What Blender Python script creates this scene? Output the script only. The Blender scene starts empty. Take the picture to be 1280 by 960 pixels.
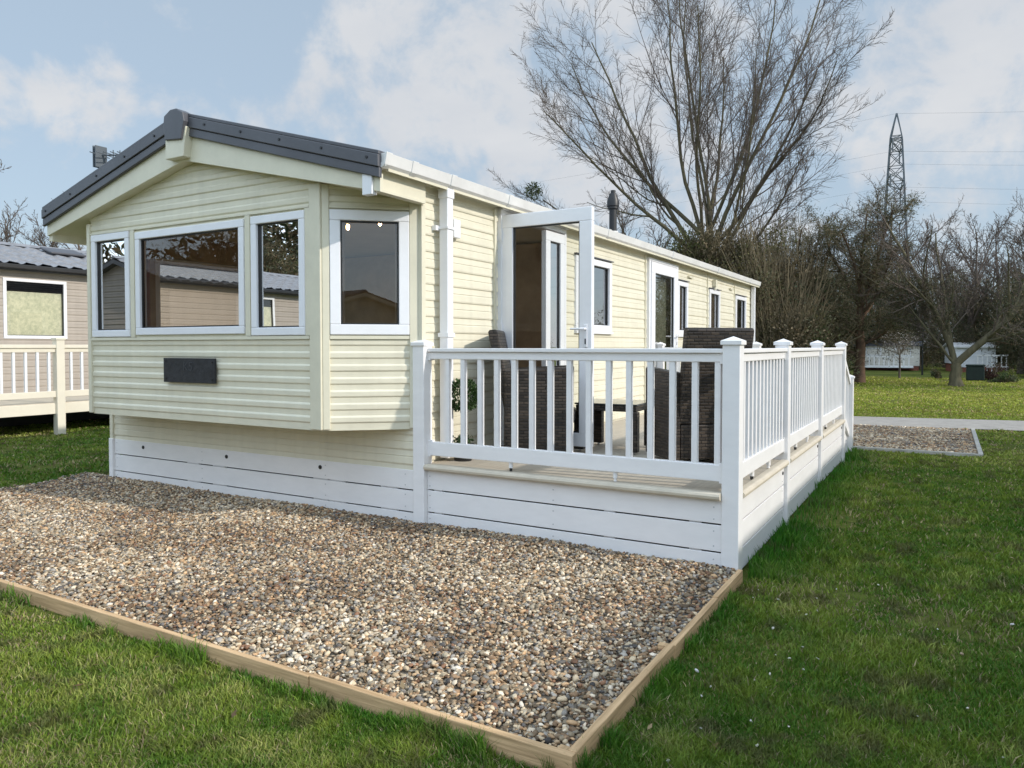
import bpy, math, random
import numpy as np
from mathutils import Vector, Matrix
R = math.radians
rng = np.random.default_rng(7); random.seed(7)
C = bpy.context.scene.collection
CAM = (1.162, -4.939, 1.55); YAW = 30.3

# ------------------------------------------------------------------ mesh builder
class MB:
    def __init__(s): s.v = []; s.f = []
    def add(s, vs, fs):
        o = len(s.v); s.v += [tuple(map(float, p)) for p in vs]; s.f += [tuple(i + o for i in f) for f in fs]; return s
    def box(s, x0, x1, y0, y1, z0, z1):
        vs = [(x0,y0,z0),(x1,y0,z0),(x1,y1,z0),(x0,y1,z0),(x0,y0,z1),(x1,y0,z1),(x1,y1,z1),(x0,y1,z1)]
        return s.add(vs, [(0,3,2,1),(4,5,6,7),(0,1,5,4),(1,2,6,5),(2,3,7,6),(3,0,4,7)])
    def prism(s, poly, a, b, axis='y'):
        """poly 2d extruded from a to b along axis"""
        n = len(poly)
        def p(q, t):
            return {'y': (q[0], t, q[1]), 'x': (t, q[0], q[1]), 'z': (q[0], q[1], t)}[axis]
        vs = [p(q, a) for q in poly] + [p(q, b) for q in poly]
        fs = [tuple(range(n)), tuple(range(2*n-1, n-1, -1))] + [(i, (i+1) % n, n+(i+1) % n, n+i) for i in range(n)]
        return s.add(vs, fs)
    def tube(s, pts, rad, n=8, cap=True):
        pts = [Vector(p) for p in pts]
        if not hasattr(rad, '__len__'): rad = [rad]*len(pts)
        o = len(s.v)
        for i, p in enumerate(pts):
            d = (pts[min(i+1, len(pts)-1)] - pts[max(i-1, 0)]).normalized()
            a = d.orthogonal().normalized() if i == 0 else (a - d*a.dot(d)).normalized()
            b = d.cross(a)
            for k in range(n):
                t = 2*math.pi*k/n
                s.v.append(tuple(p + (a*math.cos(t) + b*math.sin(t))*rad[i]))
        for i in range(len(pts)-1):
            for k in range(n):
                s.f.append((o+i*n+k, o+i*n+(k+1) % n, o+(i+1)*n+(k+1) % n, o+(i+1)*n+k))
        if cap:
            s.f.append(tuple(o+k for k in range(n))[::-1]); s.f.append(tuple(o+(len(pts)-1)*n+k for k in range(n)))
        return s
    def xf(s, M):
        s.v = [tuple(M @ Vector(p)) for p in s.v]; return s
    def build(s, name, mat, parent=None, smooth=False, bevel=0, merge=False):
        me = bpy.data.meshes.new(name); me.from_pydata(s.v, [], s.f); me.update()
        o = bpy.data.objects.new(name, me); C.objects.link(o)
        me.materials.append(mat)
        import bmesh
        bm = bmesh.new(); bm.from_mesh(me)
        if merge: bmesh.ops.remove_doubles(bm, verts=bm.verts, dist=1e-4)
        bmesh.ops.recalc_face_normals(bm, faces=bm.faces) if not merge else None
        bm.to_mesh(me); bm.free()
        if smooth:
            me.polygons.foreach_set('use_smooth', [True]*len(me.polygons))
            me.set_sharp_from_angle(angle=R(40))
        if bevel:
            m = o.modifiers.new('bevel', 'BEVEL'); m.width = bevel; m.segments = 2; m.limit_method = 'ANGLE'; m.angle_limit = R(50)
            m.harden_normals = False
        if parent: o.parent = parent
        return o

def tag(o, label=None, cat=None, group=None, kind=None):
    if label: o['label'] = label
    if cat: o['category'] = cat
    if group: o['group'] = group
    if kind: o['kind'] = kind
    return o
def empty(name, loc=(0,0,0), rz=0):
    o = bpy.data.objects.new(name, None); C.objects.link(o); o.location = loc; o.rotation_euler = (0,0,rz)
    o.empty_display_size = .2
    return o
def np_mesh(name, V, F, mat, parent=None, col=None, smooth=False, colname='tint'):
    """V (n,3), F list of (m,k) arrays"""
    me = bpy.data.meshes.new(name)
    if not isinstance(F, list): F = [F]
    nl = sum(f.size for f in F); nf = sum(len(f) for f in F)
    me.vertices.add(len(V)); me.vertices.foreach_set('co', V.astype(np.float32).ravel())
    me.loops.add(nl); me.loops.foreach_set('vertex_index', np.concatenate([f.ravel() for f in F]).astype(np.int32))
    me.polygons.add(nf)
    tot = np.concatenate([np.full(len(f), f.shape[1]) for f in F]).astype(np.int32)
    st = np.concatenate([[0], np.cumsum(tot)[:-1]]).astype(np.int32)
    me.polygons.foreach_set('loop_start', st)
    try: me.polygons.foreach_set('loop_total', tot)
    except Exception: pass
    me.update(calc_edges=True)
    if col is not None:
        a = me.attributes.new(colname, 'FLOAT_COLOR', 'POINT')
        c4 = np.ones((len(V), 4), np.float32); c4[:, :3] = col
        a.data.foreach_set('color', c4.ravel())
    if smooth: me.polygons.foreach_set('use_smooth', np.ones(nf, bool))
    me.materials.append(mat)
    o = bpy.data.objects.new(name, me); C.objects.link(o)
    if parent: o.parent = parent
    return o

# ------------------------------------------------------------------ materials
def mat(name, col=(.5,.5,.5), rough=.5, spec=.5, metal=0, var=0, vscale=3, bump=0, bscale=40, col2=None, vfac=None, stretch=(1,1,1), dirt=0):
    m = bpy.data.materials.new(name); m.use_nodes = True
    nt = m.node_tree; N = nt.nodes; L = nt.links; b = N['Principled BSDF']
    b.inputs['Base Color'].default_value = (*col, 1); b.inputs['Roughness'].default_value = rough
    b.inputs['Specular IOR Level'].default_value = spec; b.inputs['Metallic'].default_value = metal
    tc = N.new('ShaderNodeTexCoord'); mp = N.new('ShaderNodeMapping'); mp.inputs['Scale'].default_value = stretch
    L.new(tc.outputs['Object'], mp.inputs['Vector'])
    if var or col2:
        n = N.new('ShaderNodeTexNoise'); n.inputs['Scale'].default_value = vscale; n.inputs['Detail'].default_value = 6; n.inputs['Roughness'].default_value = .65
        L.new(mp.outputs[0], n.inputs['Vector'])
        r = N.new('ShaderNodeValToRGB'); L.new(n.outputs['Fac'], r.inputs['Fac'])
        c2 = col2 if col2 else tuple(c*(1-var) for c in col)
        c1 = col if col2 else tuple(min(1, c*(1+var)) for c in col)
        r.color_ramp.elements[0].position = .35; r.color_ramp.elements[0].color = (*c2, 1)
        r.color_ramp.elements[1].position = .65; r.color_ramp.elements[1].color = (*c1, 1)
        L.new(r.outputs[0], b.inputs['Base Color'])
    if bump:
        n2 = N.new('ShaderNodeTexNoise'); n2.inputs['Scale'].default_value = bscale; n2.inputs['Detail'].default_value = 4
        L.new(mp.outputs[0], n2.inputs['Vector'])
        bp = N.new('ShaderNodeBump'); bp.inputs['Strength'].default_value = bump; bp.inputs['Distance'].default_value = .01
        L.new(n2.outputs['Fac'], bp.inputs['Height']); L.new(bp.outputs[0], b.inputs['Normal'])
    return m
def attr_mat(name, rough=.8, mul=(1,1,1), trans=0, spec=.3, bump=0, bscale=300, speck=0):
    m = bpy.data.materials.new(name); m.use_nodes = True
    nt = m.node_tree; N = nt.nodes; L = nt.links; b = N['Principled BSDF']
    a = N.new('ShaderNodeAttribute'); a.attribute_name = 'tint'
    mx = N.new('ShaderNodeMix'); mx.data_type = 'RGBA'; mx.blend_type = 'MULTIPLY'; mx.inputs[0].default_value = 1
    L.new(a.outputs['Color'], mx.inputs[6]); mx.inputs[7].default_value = (*mul, 1)
    src = mx.outputs[2]
    if speck:
        tc = N.new('ShaderNodeTexCoord'); n = N.new('ShaderNodeTexNoise'); n.inputs['Scale'].default_value = bscale; n.inputs['Detail'].default_value = 3
        L.new(tc.outputs['Object'], n.inputs['Vector'])
        r = N.new('ShaderNodeMapRange'); r.inputs[1].default_value = .3; r.inputs[2].default_value = .7; r.inputs[3].default_value = 1-speck; r.inputs[4].default_value = 1+speck
        L.new(n.outputs['Fac'], r.inputs[0])
        m2 = N.new('ShaderNodeMix'); m2.data_type = 'RGBA'; m2.blend_type = 'MULTIPLY'; m2.inputs[0].default_value = 1
        L.new(src, m2.inputs[6]); L.new(r.outputs[0], m2.inputs[7]); src = m2.outputs[2]
    L.new(src, b.inputs['Base Color'])
    b.inputs['Roughness'].default_value = rough; b.inputs['Specular IOR Level'].default_value = spec
    if trans:
        t = N.new('ShaderNodeBsdfTranslucent'); L.new(src, t.inputs['Color'])
        s = N.new('ShaderNodeMixShader'); s.inputs[0].default_value = trans
        L.new(b.outputs[0], s.inputs[1]); L.new(t.outputs[0], s.inputs[2]); L.new(s.outputs[0], N['Material Output'].inputs['Surface'])
    return m
def siding_mat(name, col, var=.05):
    m = mat(name, col, .38, .45, var=var, vscale=1.6, bump=.12, bscale=9, stretch=(1, 1, 4))
    nt = m.node_tree; N = nt.nodes; L = nt.links; b = N['Principled BSDF']
    # faint vertical weather streaks
    tc = N.new('ShaderNodeTexCoord'); mp = N.new('ShaderNodeMapping'); mp.inputs['Scale'].default_value = (7, 7, .35)
    n = N.new('ShaderNodeTexNoise'); n.inputs['Scale'].default_value = 1.5; n.inputs['Detail'].default_value = 8
    L.new(tc.outputs['Object'], mp.inputs[0]); L.new(mp.outputs[0], n.inputs['Vector'])
    r = N.new('ShaderNodeMapRange'); r.inputs[1].default_value = .4; r.inputs[2].default_value = .75; r.inputs[3].default_value = 1; r.inputs[4].default_value = .92
    L.new(n.outputs['Fac'], r.inputs[0])
    old = b.inputs['Base Color'].links[0].from_socket
    mx = N.new('ShaderNodeMix'); mx.data_type = 'RGBA'; mx.blend_type = 'MULTIPLY'; mx.inputs[0].default_value = 1
    L.new(old, mx.inputs[6]); L.new(r.outputs[0], mx.inputs[7]); L.new(mx.outputs[2], b.inputs['Base Color'])
    return m
def glass_mat(name, tint=(.55,.55,.55), base=.22, ior=1.6):
    m = bpy.data.materials.new(name); m.use_nodes = True
    nt = m.node_tree; N = nt.nodes; L = nt.links; N.remove(N['Principled BSDF'])
    t = N.new('ShaderNodeBsdfTransparent'); t.inputs['Color'].default_value = (*tint, 1)
    g = N.new('ShaderNodeBsdfGlossy'); g.inputs['Roughness'].default_value = .004
    f = N.new('ShaderNodeFresnel'); f.inputs['IOR'].default_value = ior
    a = N.new('ShaderNodeMath'); a.operation = 'ADD'; a.inputs[1].default_value = base; a.use_clamp = True
    L.new(f.outputs[0], a.inputs[0])
    tc = N.new('ShaderNodeTexCoord'); n = N.new('ShaderNodeTexNoise'); n.inputs['Scale'].default_value = 1.2
    L.new(tc.outputs['Object'], n.inputs['Vector'])
    bp = N.new('ShaderNodeBump'); bp.inputs['Strength'].default_value = .05; bp.inputs['Distance'].default_value = .01
    L.new(n.outputs['Fac'], bp.inputs['Height']); L.new(bp.outputs[0], g.inputs['Normal'])
    s = N.new('ShaderNodeMixShader'); L.new(a.outputs[0], s.inputs[0]); L.new(t.outputs[0], s.inputs[1]); L.new(g.outputs[0], s.inputs[2])
    L.new(s.outputs[0], N['Material Output'].inputs['Surface'])
    return m
def wood_mat(name, c1, c2, axis='x', rough=.75):
    st = {'x': (1.2, 22, 22), 'y': (22, 1.2, 22), 'z': (22, 22, 1.2)}[axis]
    m = mat(name, c1, rough, .25, col2=c2, vscale=1.6, bump=.35, bscale=2.5, stretch=st)
    return m
def rattan_mat():
    m = bpy.data.materials.new('rattan weave'); m.use_nodes = True
    nt = m.node_tree; N = nt.nodes; L = nt.links; b = N['Principled BSDF']
    tc = N.new('ShaderNodeTexCoord'); sp = N.new('ShaderNodeSeparateXYZ'); L.new(tc.outputs['Object'], sp.inputs[0])
    ad = N.new('ShaderNodeMath'); ad.operation = 'ADD'; L.new(sp.outputs[0], ad.inputs[0]); L.new(sp.outputs[1], ad.inputs[1])
    cb = N.new('ShaderNodeCombineXYZ'); L.new(ad.outputs[0], cb.inputs[0]); L.new(sp.outputs[2], cb.inputs[1])
    br = N.new('ShaderNodeTexBrick'); br.inputs['Scale'].default_value = 1; br.inputs['Brick Width'].default_value = .075; br.inputs['Row Height'].default_value = .026
    br.inputs['Mortar Size'].default_value = .0045; br.inputs['Mortar Smooth'].default_value = .8; br.inputs['Bias'].default_value = 0
    br.inputs['Color1'].default_value = (.018,.013,.010,1); br.inputs['Color2'].default_value = (.07,.052,.038,1); br.inputs['Mortar'].default_value = (.006,.005,.004,1)
    L.new(cb.outputs[0], br.inputs['Vector']); L.new(br.outputs['Color'], b.inputs['Base Color'])
    iv = N.new('ShaderNodeMath'); iv.operation = 'SUBTRACT'; iv.inputs[0].default_value = 1; L.new(br.outputs['Fac'], iv.inputs[1])
    bp = N.new('ShaderNodeBump'); bp.inputs['Strength'].default_value = .9; bp.inputs['Distance'].default_value = .006
    L.new(iv.outputs[0], bp.inputs['Height']); L.new(bp.outputs[0], b.inputs['Normal'])
    b.inputs['Roughness'].default_value = .42; b.inputs['Specular IOR Level'].default_value = .5
    return m

M = {}
M['cream'] = siding_mat('cream aluminium siding', (.73,.685,.54))
M['cream_trim'] = mat('cream trim', (.68,.64,.50), .4, .45, var=.05, vscale=4, bump=.05)
M['tan'] = siding_mat('taupe vinyl siding', (.38,.33,.28))
M['pale'] = siding_mat('pale siding', (.62,.58,.50))
M['upvc'] = mat('white window plastic', (.80,.80,.82), .3, .5, var=.025, vscale=6)
M['white'] = mat('white deck plastic', (.83,.81,.80), .42, .4, var=.03, vscale=3.5, bump=.06, bscale=14, stretch=(1,1,3))
M['ivory'] = mat('ivory deck plastic', (.74,.68,.56), .45, .4, var=.04, vscale=2.5, bump=.04)
M['gutter'] = mat('white gutter plastic', (.72,.71,.69), .4, .45, var=.07, vscale=3)
M['nosing'] = mat('beige deck nosing', (.60,.53,.42), .5, .35, var=.07, vscale=5)
M['deckfloor'] = wood_mat('beige composite decking', (.50,.44,.35), (.42,.37,.30), 'y', .65)
M['charcoal'] = mat('charcoal verge metal', (.075,.075,.085), .38, .5, var=.15, vscale=2.2, bump=.05)
M['tile'] = mat('dark roof tile sheet', (.06,.06,.068), .6, .4, var=.25, vscale=7, bump=.3, bscale=60)
M['greytile'] = mat('grey roof tile sheet', (.23,.235,.25), .65, .4, var=.18, vscale=6, bump=.3, bscale=50)
M['black'] = mat('black plastic', (.012,.012,.013), .45, .5, var=.2, vscale=9)
M['slate'] = mat('black slate plate', (.022,.023,.027), .55, .4, var=.35, vscale=9, bump=.4, bscale=30)
M['engrave'] = mat('grey engraving', (.048,.05,.054), .6, .3, var=.35, vscale=60)
M['chrome'] = mat('steel', (.6,.6,.62), .25, .5, 1, var=.05)
M['glass'] = glass_mat('window glass', (.88,.86,.82), .045, 1.5)
M['sideglass'] = glass_mat('side window glass', (.8,.8,.78), .5, 1.5)
M['doorglass'] = glass_mat('door glass', (.85,.86,.84), .0, 1.3)
M['inwall'] = mat('interior brown wall', (.42,.32,.22), .8, .2, var=.2, vscale=2)
M['curtain'] = mat('beige curtain', (.55,.44,.34), .9, .1, var=.15, vscale=8)
M['sofa'] = mat('salmon sofa fabric', (.40,.2,.15), .9, .1, var=.15, vscale=8)
M['net'] = mat('net curtain', (.82,.84,.70), .95, .1, col2=(.55,.60,.48), vscale=16)
M['rattan'] = rattan_mat()
M['tableglass'] = mat('smoked table glass', (.02,.022,.022), .06, .6, var=.1)
M['boardx'] = wood_mat('pale sawn timber', (.72,.48,.265), (.42,.27,.14), 'x')
M['boardy'] = wood_mat('pale sawn timber lengthwise', (.72,.48,.265), (.42,.27,.14), 'y')
M['concrete'] = mat('concrete edging', (.42,.40,.36), .85, .2, var=.15, vscale=8, bump=.3)
M['bark'] = mat('bare twig bark', (.15,.12,.10), .9, .15, col2=(.09,.07,.058), vscale=3, bump=.5, bscale=12, stretch=(3,3,.6))
M['barkg'] = mat('green tinged bark', (.135,.115,.07), .9, .15, col2=(.075,.066,.04), vscale=2.5, bump=.5, bscale=12, stretch=(3,3,.6))
M['twig'] = mat('tangled pale twig', (.22,.175,.11), .9, .15, col2=(.11,.09,.055), vscale=1.2)
M['barkr'] = mat('reddish bark', (.14,.085,.055), .9, .15, col2=(.075,.05,.035), vscale=2.5, bump=.5, bscale=12)
M['leaf'] = attr_mat('leaf mass', .6, trans=.25, spec=.35)
M['grassblade'] = attr_mat('grass blade', .55, trans=.3, spec=.3)
M['stone'] = attr_mat('pebble', .6, spec=.35, speck=.16, bscale=160)
M['steelgrey'] = mat('pylon steel', (.10,.115,.13), .7, .3, 0, var=.1, vscale=.5)
M['terracotta'] = mat('terracotta pot', (.25,.12,.08), .8, .2, var=.2)
M['binbrown'] = mat('green box', (.014,.026,.022), .5, .4, var=.2)
M['brick'] = mat('red brick base', (.26,.10,.07), .85, .2, var=.25, vscale=14)
def emis(name, col, st):
    m = bpy.data.materials.new(name); m.use_nodes = True
    b = m.node_tree.nodes['Principled BSDF']; b.inputs['Emission Color'].default_value = (*col, 1); b.inputs['Emission Strength'].default_value = st
    return m
M['lamp'] = emis('lit bulb', (1, .62, .28), 26)

# ------------------------------------------------------------------ camera
cam_d = bpy.data.cameras.new('camera'); cam = bpy.data.objects.new('camera', cam_d); C.objects.link(cam)
cam.location = CAM; cam.rotation_euler = (R(90-1.6), 0, R(YAW))
cam_d.sensor_width = 36; cam_d.lens = 929/1280*36; cam_d.shift_y = -21.05/1280; cam_d.clip_end = 3000; cam_d.clip_start = .05
bpy.context.scene.camera = cam

# ------------------------------------------------------------------ light
SUN_AZ = 7; SUN_EL = 29   # azimuth measured from +X towards +Y
sd = Vector((math.cos(R(SUN_EL))*math.cos(R(SUN_AZ)), math.cos(R(SUN_EL))*math.sin(R(SUN_AZ)), math.sin(R(SUN_EL))))
ld = bpy.data.lights.new('sun', 'SUN'); ld.energy = 2.5; ld.angle = R(1.0); ld.color = (1, .945, .87)
lo = bpy.data.objects.new('sun', ld); C.objects.link(lo); lo.rotation_euler = sd.to_track_quat('Z', 'Y').to_euler()
w = bpy.data.worlds.new('World'); bpy.context.scene.world = w; w.use_nodes = True
nt = w.node_tree; N = nt.nodes; L = nt.links; bg = N['Background']; bg.inputs['Strength'].default_value = .135
sky = N.new('ShaderNodeTexSky'); sky.sky_type = 'NISHITA'; sky.sun_disc = False; sky.sun_elevation = R(SUN_EL); sky.sun_rotation = R(90-SUN_AZ)
sky.air_density = 1.0; sky.dust_density = .8; sky.ozone_density = 1.2
tc = N.new('ShaderNodeTexCoord'); sep = N.new('ShaderNodeSeparateXYZ'); L.new(tc.outputs['Generated'], sep.inputs[0])
def mth(op, a, b=None, clamp=False):
    n = N.new('ShaderNodeMath'); n.operation = op; n.use_clamp = clamp
    for i, q in enumerate((a, b)):
        if q is None: continue
        if isinstance(q, (int, float)): n.inputs[i].default_value = q
        else: L.new(q, n.inputs[i])
    return n.outputs[0]
zz = mth('ADD', mth('MAXIMUM', sep.outputs[2], 0), .16)
px = mth('DIVIDE', sep.outputs[0], zz); py = mth('DIVIDE', sep.outputs[1], zz)
cb = N.new('ShaderNodeCombineXYZ'); L.new(px, cb.inputs[0]); L.new(py, cb.inputs[1])
def noise(vec, sc, det, rough, off=(0,0,0), dist=0):
    mp = N.new('ShaderNodeMapping'); mp.inputs['Location'].default_value = off; L.new(vec, mp.inputs[0])
    n = N.new('ShaderNodeTexNoise'); n.inputs['Scale'].default_value = sc; n.inputs['Detail'].default_value = det; n.inputs['Roughness'].default_value = rough; n.inputs['Distortion'].default_value = dist
    L.new(mp.outputs[0], n.inputs['Vector']); return n.outputs['Fac']
n1 = noise(cb.outputs[0], .55, 9, .56, (3.1, 1.7, 0)); n2 = noise(cb.outputs[0], 1.5, 6, .55, (9, 4, 2))
blob = None
for (bx_, by_, bz_, w0, amp_) in ((-.505,.768,.393,.975,.30),(-.40,.84,.37,.965,.30),(-.617,.721,.316,.993,.22),(-.834,.477,.278,.9975,.34),(.001,.956,.293,.985,.26),(.055,.978,.203,.990,.24),(-.52,.82,.24,.985,.12),(-.569,.756,.323,.992,.2),(-.07,.948,.312,.992,.2),(-.868,.416,.27,.9990,.2)):
    dn = N.new('ShaderNodeVectorMath'); dn.operation = 'DOT_PRODUCT'; L.new(tc.outputs['Generated'], dn.inputs[0]); dn.inputs[1].default_value = Vector((bx_, by_, bz_)).normalized()
    q = N.new('ShaderNodeMapRange'); q.interpolation_type = 'SMOOTHSTEP'; q.inputs[1].default_value = w0; q.inputs[2].default_value = w0+(1-w0)*.75; q.inputs[4].default_value = amp_; L.new(dn.outputs['Value'], q.inputs[0])
    blob = q.outputs[0] if blob is None else mth('MAXIMUM', blob, q.outputs[0])
mr = N.new('ShaderNodeMapRange'); mr.interpolation_type = 'SMOOTHSTEP'; mr.inputs[1].default_value = .0; mr.inputs[2].default_value = .42
n3 = noise(tc.outputs['Generated'], 7, 9, .6, (2, 5, 1), .3)
n4 = noise(tc.outputs['Generated'], 22, 6, .6, (7, 1, 3), .2)
L.new(mth('ADD', mth('ADD', mth('MULTIPLY', mth('SUBTRACT', n1, .5), 1.0), mth('ADD', mth('MULTIPLY', mth('SUBTRACT', n3, .5), 2.0), mth('MULTIPLY', mth('SUBTRACT', n4, .5), .5))), blob), mr.inputs[0])
cc = N.new('ShaderNodeValToRGB'); L.new(n2, cc.inputs['Fac'])
cc.color_ramp.elements[0].position = .3; cc.color_ramp.elements[0].color = (3.45, 3.62, 3.9, 1)
cc.color_ramp.elements[1].position = .65; cc.color_ramp.elements[1].color = (4.15, 4.2, 4.3, 1)
# thin veil over the clear sky
veil = N.new('ShaderNodeMix'); veil.data_type = 'RGBA'; veil.inputs[0].default_value = .8
L.new(sky.outputs[0], veil.inputs[6]); veil.inputs[7].default_value = (2.6, 3.2, 3.8, 1)
mx = N.new('ShaderNodeMix'); mx.data_type = 'RGBA'; L.new(mth('MULTIPLY', mr.outputs[0], .9), mx.inputs[0])
L.new(veil.outputs[2], mx.inputs[6]); L.new(cc.outputs[0], mx.inputs[7])
br_ = N.new('ShaderNodeMapRange'); br_.interpolation_type = 'SMOOTHSTEP'; br_.inputs[1].default_value = .1; br_.inputs[2].default_value = -.6; br_.inputs[3].default_value = 1; br_.inputs[4].default_value = 2.35; L.new(sep.outputs[1], br_.inputs[0])  # sky brightened behind the camera, added to fill the shaded front
b2 = N.new('ShaderNodeMapRange'); b2.interpolation_type = 'SMOOTHSTEP'; b2.inputs[1].default_value = .55; b2.inputs[2].default_value = .95; b2.inputs[3].default_value = 1; b2.inputs[4].default_value = 1.75; L.new(sep.outputs[2], b2.inputs[0])  # overhead sky brightened as well, as added fill light
vm = N.new('ShaderNodeVectorMath'); vm.operation = 'SCALE'; L.new(mx.outputs[2], vm.inputs[0]); L.new(mth('MULTIPLY', br_.outputs[0], b2.outputs[0]), vm.inputs['Scale']); L.new(vm.outputs[0], bg.inputs['Color'])
vs = bpy.context.scene.view_settings; vs.view_transform = 'Standard'; vs.look = 'None'; vs.exposure = .42; vs.gamma = 1
bpy.context.scene.cycles.max_bounces = 8; bpy.context.scene.cycles.transparent_max_bounces = 16

# ------------------------------------------------------------------ noise in python (surface patches)
_g = rng.random((256, 256))
def vnoise(x, y, sc):
    x = np.asarray(x)*sc + 1000; y = np.asarray(y)*sc + 1000
    xi = np.floor(x).astype(int); yi = np.floor(y).astype(int); fx = x-xi; fy = y-yi
    fx = fx*fx*(3-2*fx); fy = fy*fy*(3-2*fy)
    g = lambda a, b: _g[a % 256, b % 256]
    return (g(xi,yi)*(1-fx)+g(xi+1,yi)*fx)*(1-fy)+(g(xi,yi+1)*(1-fx)+g(xi+1,yi+1)*fx)*fy
def fbm(x, y, sc, o=4):
    t = 0; a = .5; s = 0
    for i in range(o): t = t + a*vnoise(x+i*17.3, y-i*9.1, sc*2**i); s += a; a *= .55
    return t/s

# ------------------------------------------------------------------ ground
m = bpy.data.materials.new('lawn'); m.use_nodes = True; nt = m.node_tree; N = nt.nodes; L = nt.links; b = N['Principled BSDF']
tc = N.new('ShaderNodeTexCoord')
def gn(sc, det, st=(1,1,1)):
    mp = N.new('ShaderNodeMapping'); mp.inputs['Scale'].default_value = st; L.new(tc.outputs['Object'], mp.inputs[0])
    n = N.new('ShaderNodeTexNoise'); n.inputs['Scale'].default_value = sc; n.inputs['Detail'].default_value = det; n.inputs['Roughness'].default_value = .65; L.new(mp.outputs[0], n.inputs['Vector']); return n.outputs['Fac']
def ramp(fac, els):
    r = N.new('ShaderNodeValToRGB'); L.new(fac, r.inputs['Fac'])
    while len(r.color_ramp.elements) < len(els): r.color_ramp.elements.new(.5)
    for e, (p, c) in zip(r.color_ramp.elements, els): e.position = p; e.color = (*c, 1)
    return r.outputs[0]
c1 = ramp(gn(.35, 8), [(.3, (.06,.08,.016)), (.5, (.10,.12,.024)), (.62, (.13,.135,.034)), (.75, (.14,.11,.05))])
c2 = ramp(gn(14, 8), [(.3, (.5,.5,.5)), (.5, (1,1,1)), (.75, (1.5,1.45,1.3))])
mx = N.new('ShaderNodeMix'); mx.data_type = 'RGBA'; mx.blend_type = 'MULTIPLY'; mx.inputs[0].default_value = 1
L.new(c1, mx.inputs[6]); L.new(c2, mx.inputs[7]); L.new(mx.outputs[2], b.inputs['Base Color']); b.inputs['Roughness'].default_value = .95; b.inputs['Specular IOR Level'].default_value = .1
bp = N.new('ShaderNodeBump'); bp.inputs['Strength'].default_value = .6; bp.inputs['Distance'].default_value = .05; L.new(gn(25, 6), bp.inputs['Height']); L.new(bp.outputs[0], b.inputs['Normal'])
M['lawn'] = m
g = MB().add([(-600,-300,0),(600,-300,0),(600,900,0),(-600,900,0)], [(0,1,2,3)]).build('ground', M['lawn']); tag(g, kind='structure')

M['tarmac'] = mat('pale tarmac', (.34,.315,.285), .9, .2, var=.12, vscale=4, bump=.4, bscale=200)
rd = MB()
xs = np.linspace(-40, 40, 41)
for i in range(40):
    a, c = xs[i], xs[i+1]
    n0 = lambda x: 10.95+.17*x+.002*x*x*(1 if x > 0 else -.3); f0 = lambda x: 13.0+.21*x+.002*x*x*(1 if x > 0 else -.3)
    rd.add([(a,n0(a),.02),(c,n0(c),.02),(c,f0(c),.02),(a,f0(a),.02)], [(0,1,2,3)])
rd = rd.build('road', M['tarmac']); tag(rd, kind='structure')

# ------------------------------------------------------------------ pebbles
def icos(sub):
    import bmesh
    bm = bmesh.new(); bmesh.ops.create_icosphere(bm, subdivisions=sub, radius=1)
    V = np.array([v.co[:] for v in bm.verts]); F = np.array([[v.index for v in f.verts] for f in bm.faces]); bm.free(); return V, F
PAL = np.array([(.60,.52,.40),(.45,.36,.26),(.34,.24,.16),(.26,.25,.25),(.40,.39,.38),(.70,.64,.55),(.55,.40,.26),(.16,.155,.16),(.30,.18,.12),(.48,.44,.36),(.22,.17,.12),(.74,.70,.64)])
PW = np.array([.15,.17,.13,.08,.08,.08,.10,.04,.04,.09,.05,.02]); PW /= PW.sum()
def pebbles(name, X, Y, Z, S, sub, parent=None, bright=1.):
    n = len(X); V, F = icos(sub)
    sc = S[:, None]*np.stack([rng.uniform(.85,1.5,n), rng.uniform(.6,1.0,n), rng.uniform(.4,.75,n)], 1)
    ang = rng.uniform(0, 2*np.pi, n); tilt = rng.normal(0, .35, n); tl2 = rng.normal(0, .35, n)
    ca, sa, ct, s_t, cu, su = np.cos(ang), np.sin(ang), np.cos(tilt), np.sin(tilt), np.cos(tl2), np.sin(tl2)
    jit = 1 + rng.normal(0, .12, (n, len(V)))
    P = V[None]*sc[:, None]*jit[..., None]
    x, y, z = P[..., 0], P[..., 1], P[..., 2]
    y, z = y*ct[:,None]-z*s_t[:,None], y*s_t[:,None]+z*ct[:,None]
    x, z = x*cu[:,None]+z*su[:,None], -x*su[:,None]+z*cu[:,None]
    x, y = x*ca[:,None]-y*sa[:,None], x*sa[:,None]+y*ca[:,None]
    P = np.stack([x+X[:,None], y+Y[:,None], z+Z[:,None]], -1).reshape(-1, 3)
    FF = (F[None]+ (np.arange(n)*len(V))[:, None, None]).reshape(-1, 3)
    LUM = PAL.mean(1); pt = fbm(X*1.0+3, Y*1.4+8, 1.5, 4)+rng.normal(0, .04, n); pt = np.clip((pt-.5)*5, -1, 1)   # drifts of paler and darker stones
    wts = PW[None]*np.exp(pt[:, None]*(LUM-LUM.mean())[None]/LUM.std()*.75); wts /= wts.sum(1, keepdims=True); cum = np.cumsum(wts, 1)
    ch = np.minimum((rng.random(n)[:, None] > cum).sum(1), len(PAL)-1)
    col = PAL[ch]**1.12*np.array([.98,.89,.77])*rng.uniform(.35, 1.35, (n, 1))*bright
    return P, FF, np.repeat(np.clip(col, 0, .9), len(V), 0)
def gz(x, y): return .035+.035*fbm(x, y, 1.3, 3) + .03*np.exp(-(np.abs(y+.12)/.25)**2)
GX0, GX1, GY0 = -7.35, -.002, -2.545
n = 84000
X = rng.uniform(GX0, GX1, n); Y = rng.uniform(GY0, .02, n)
X = np.where(X < -6.9, X + rng.normal(0, .05, n), X)
d = np.hypot(X-CAM[0], Y-CAM[1])
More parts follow.
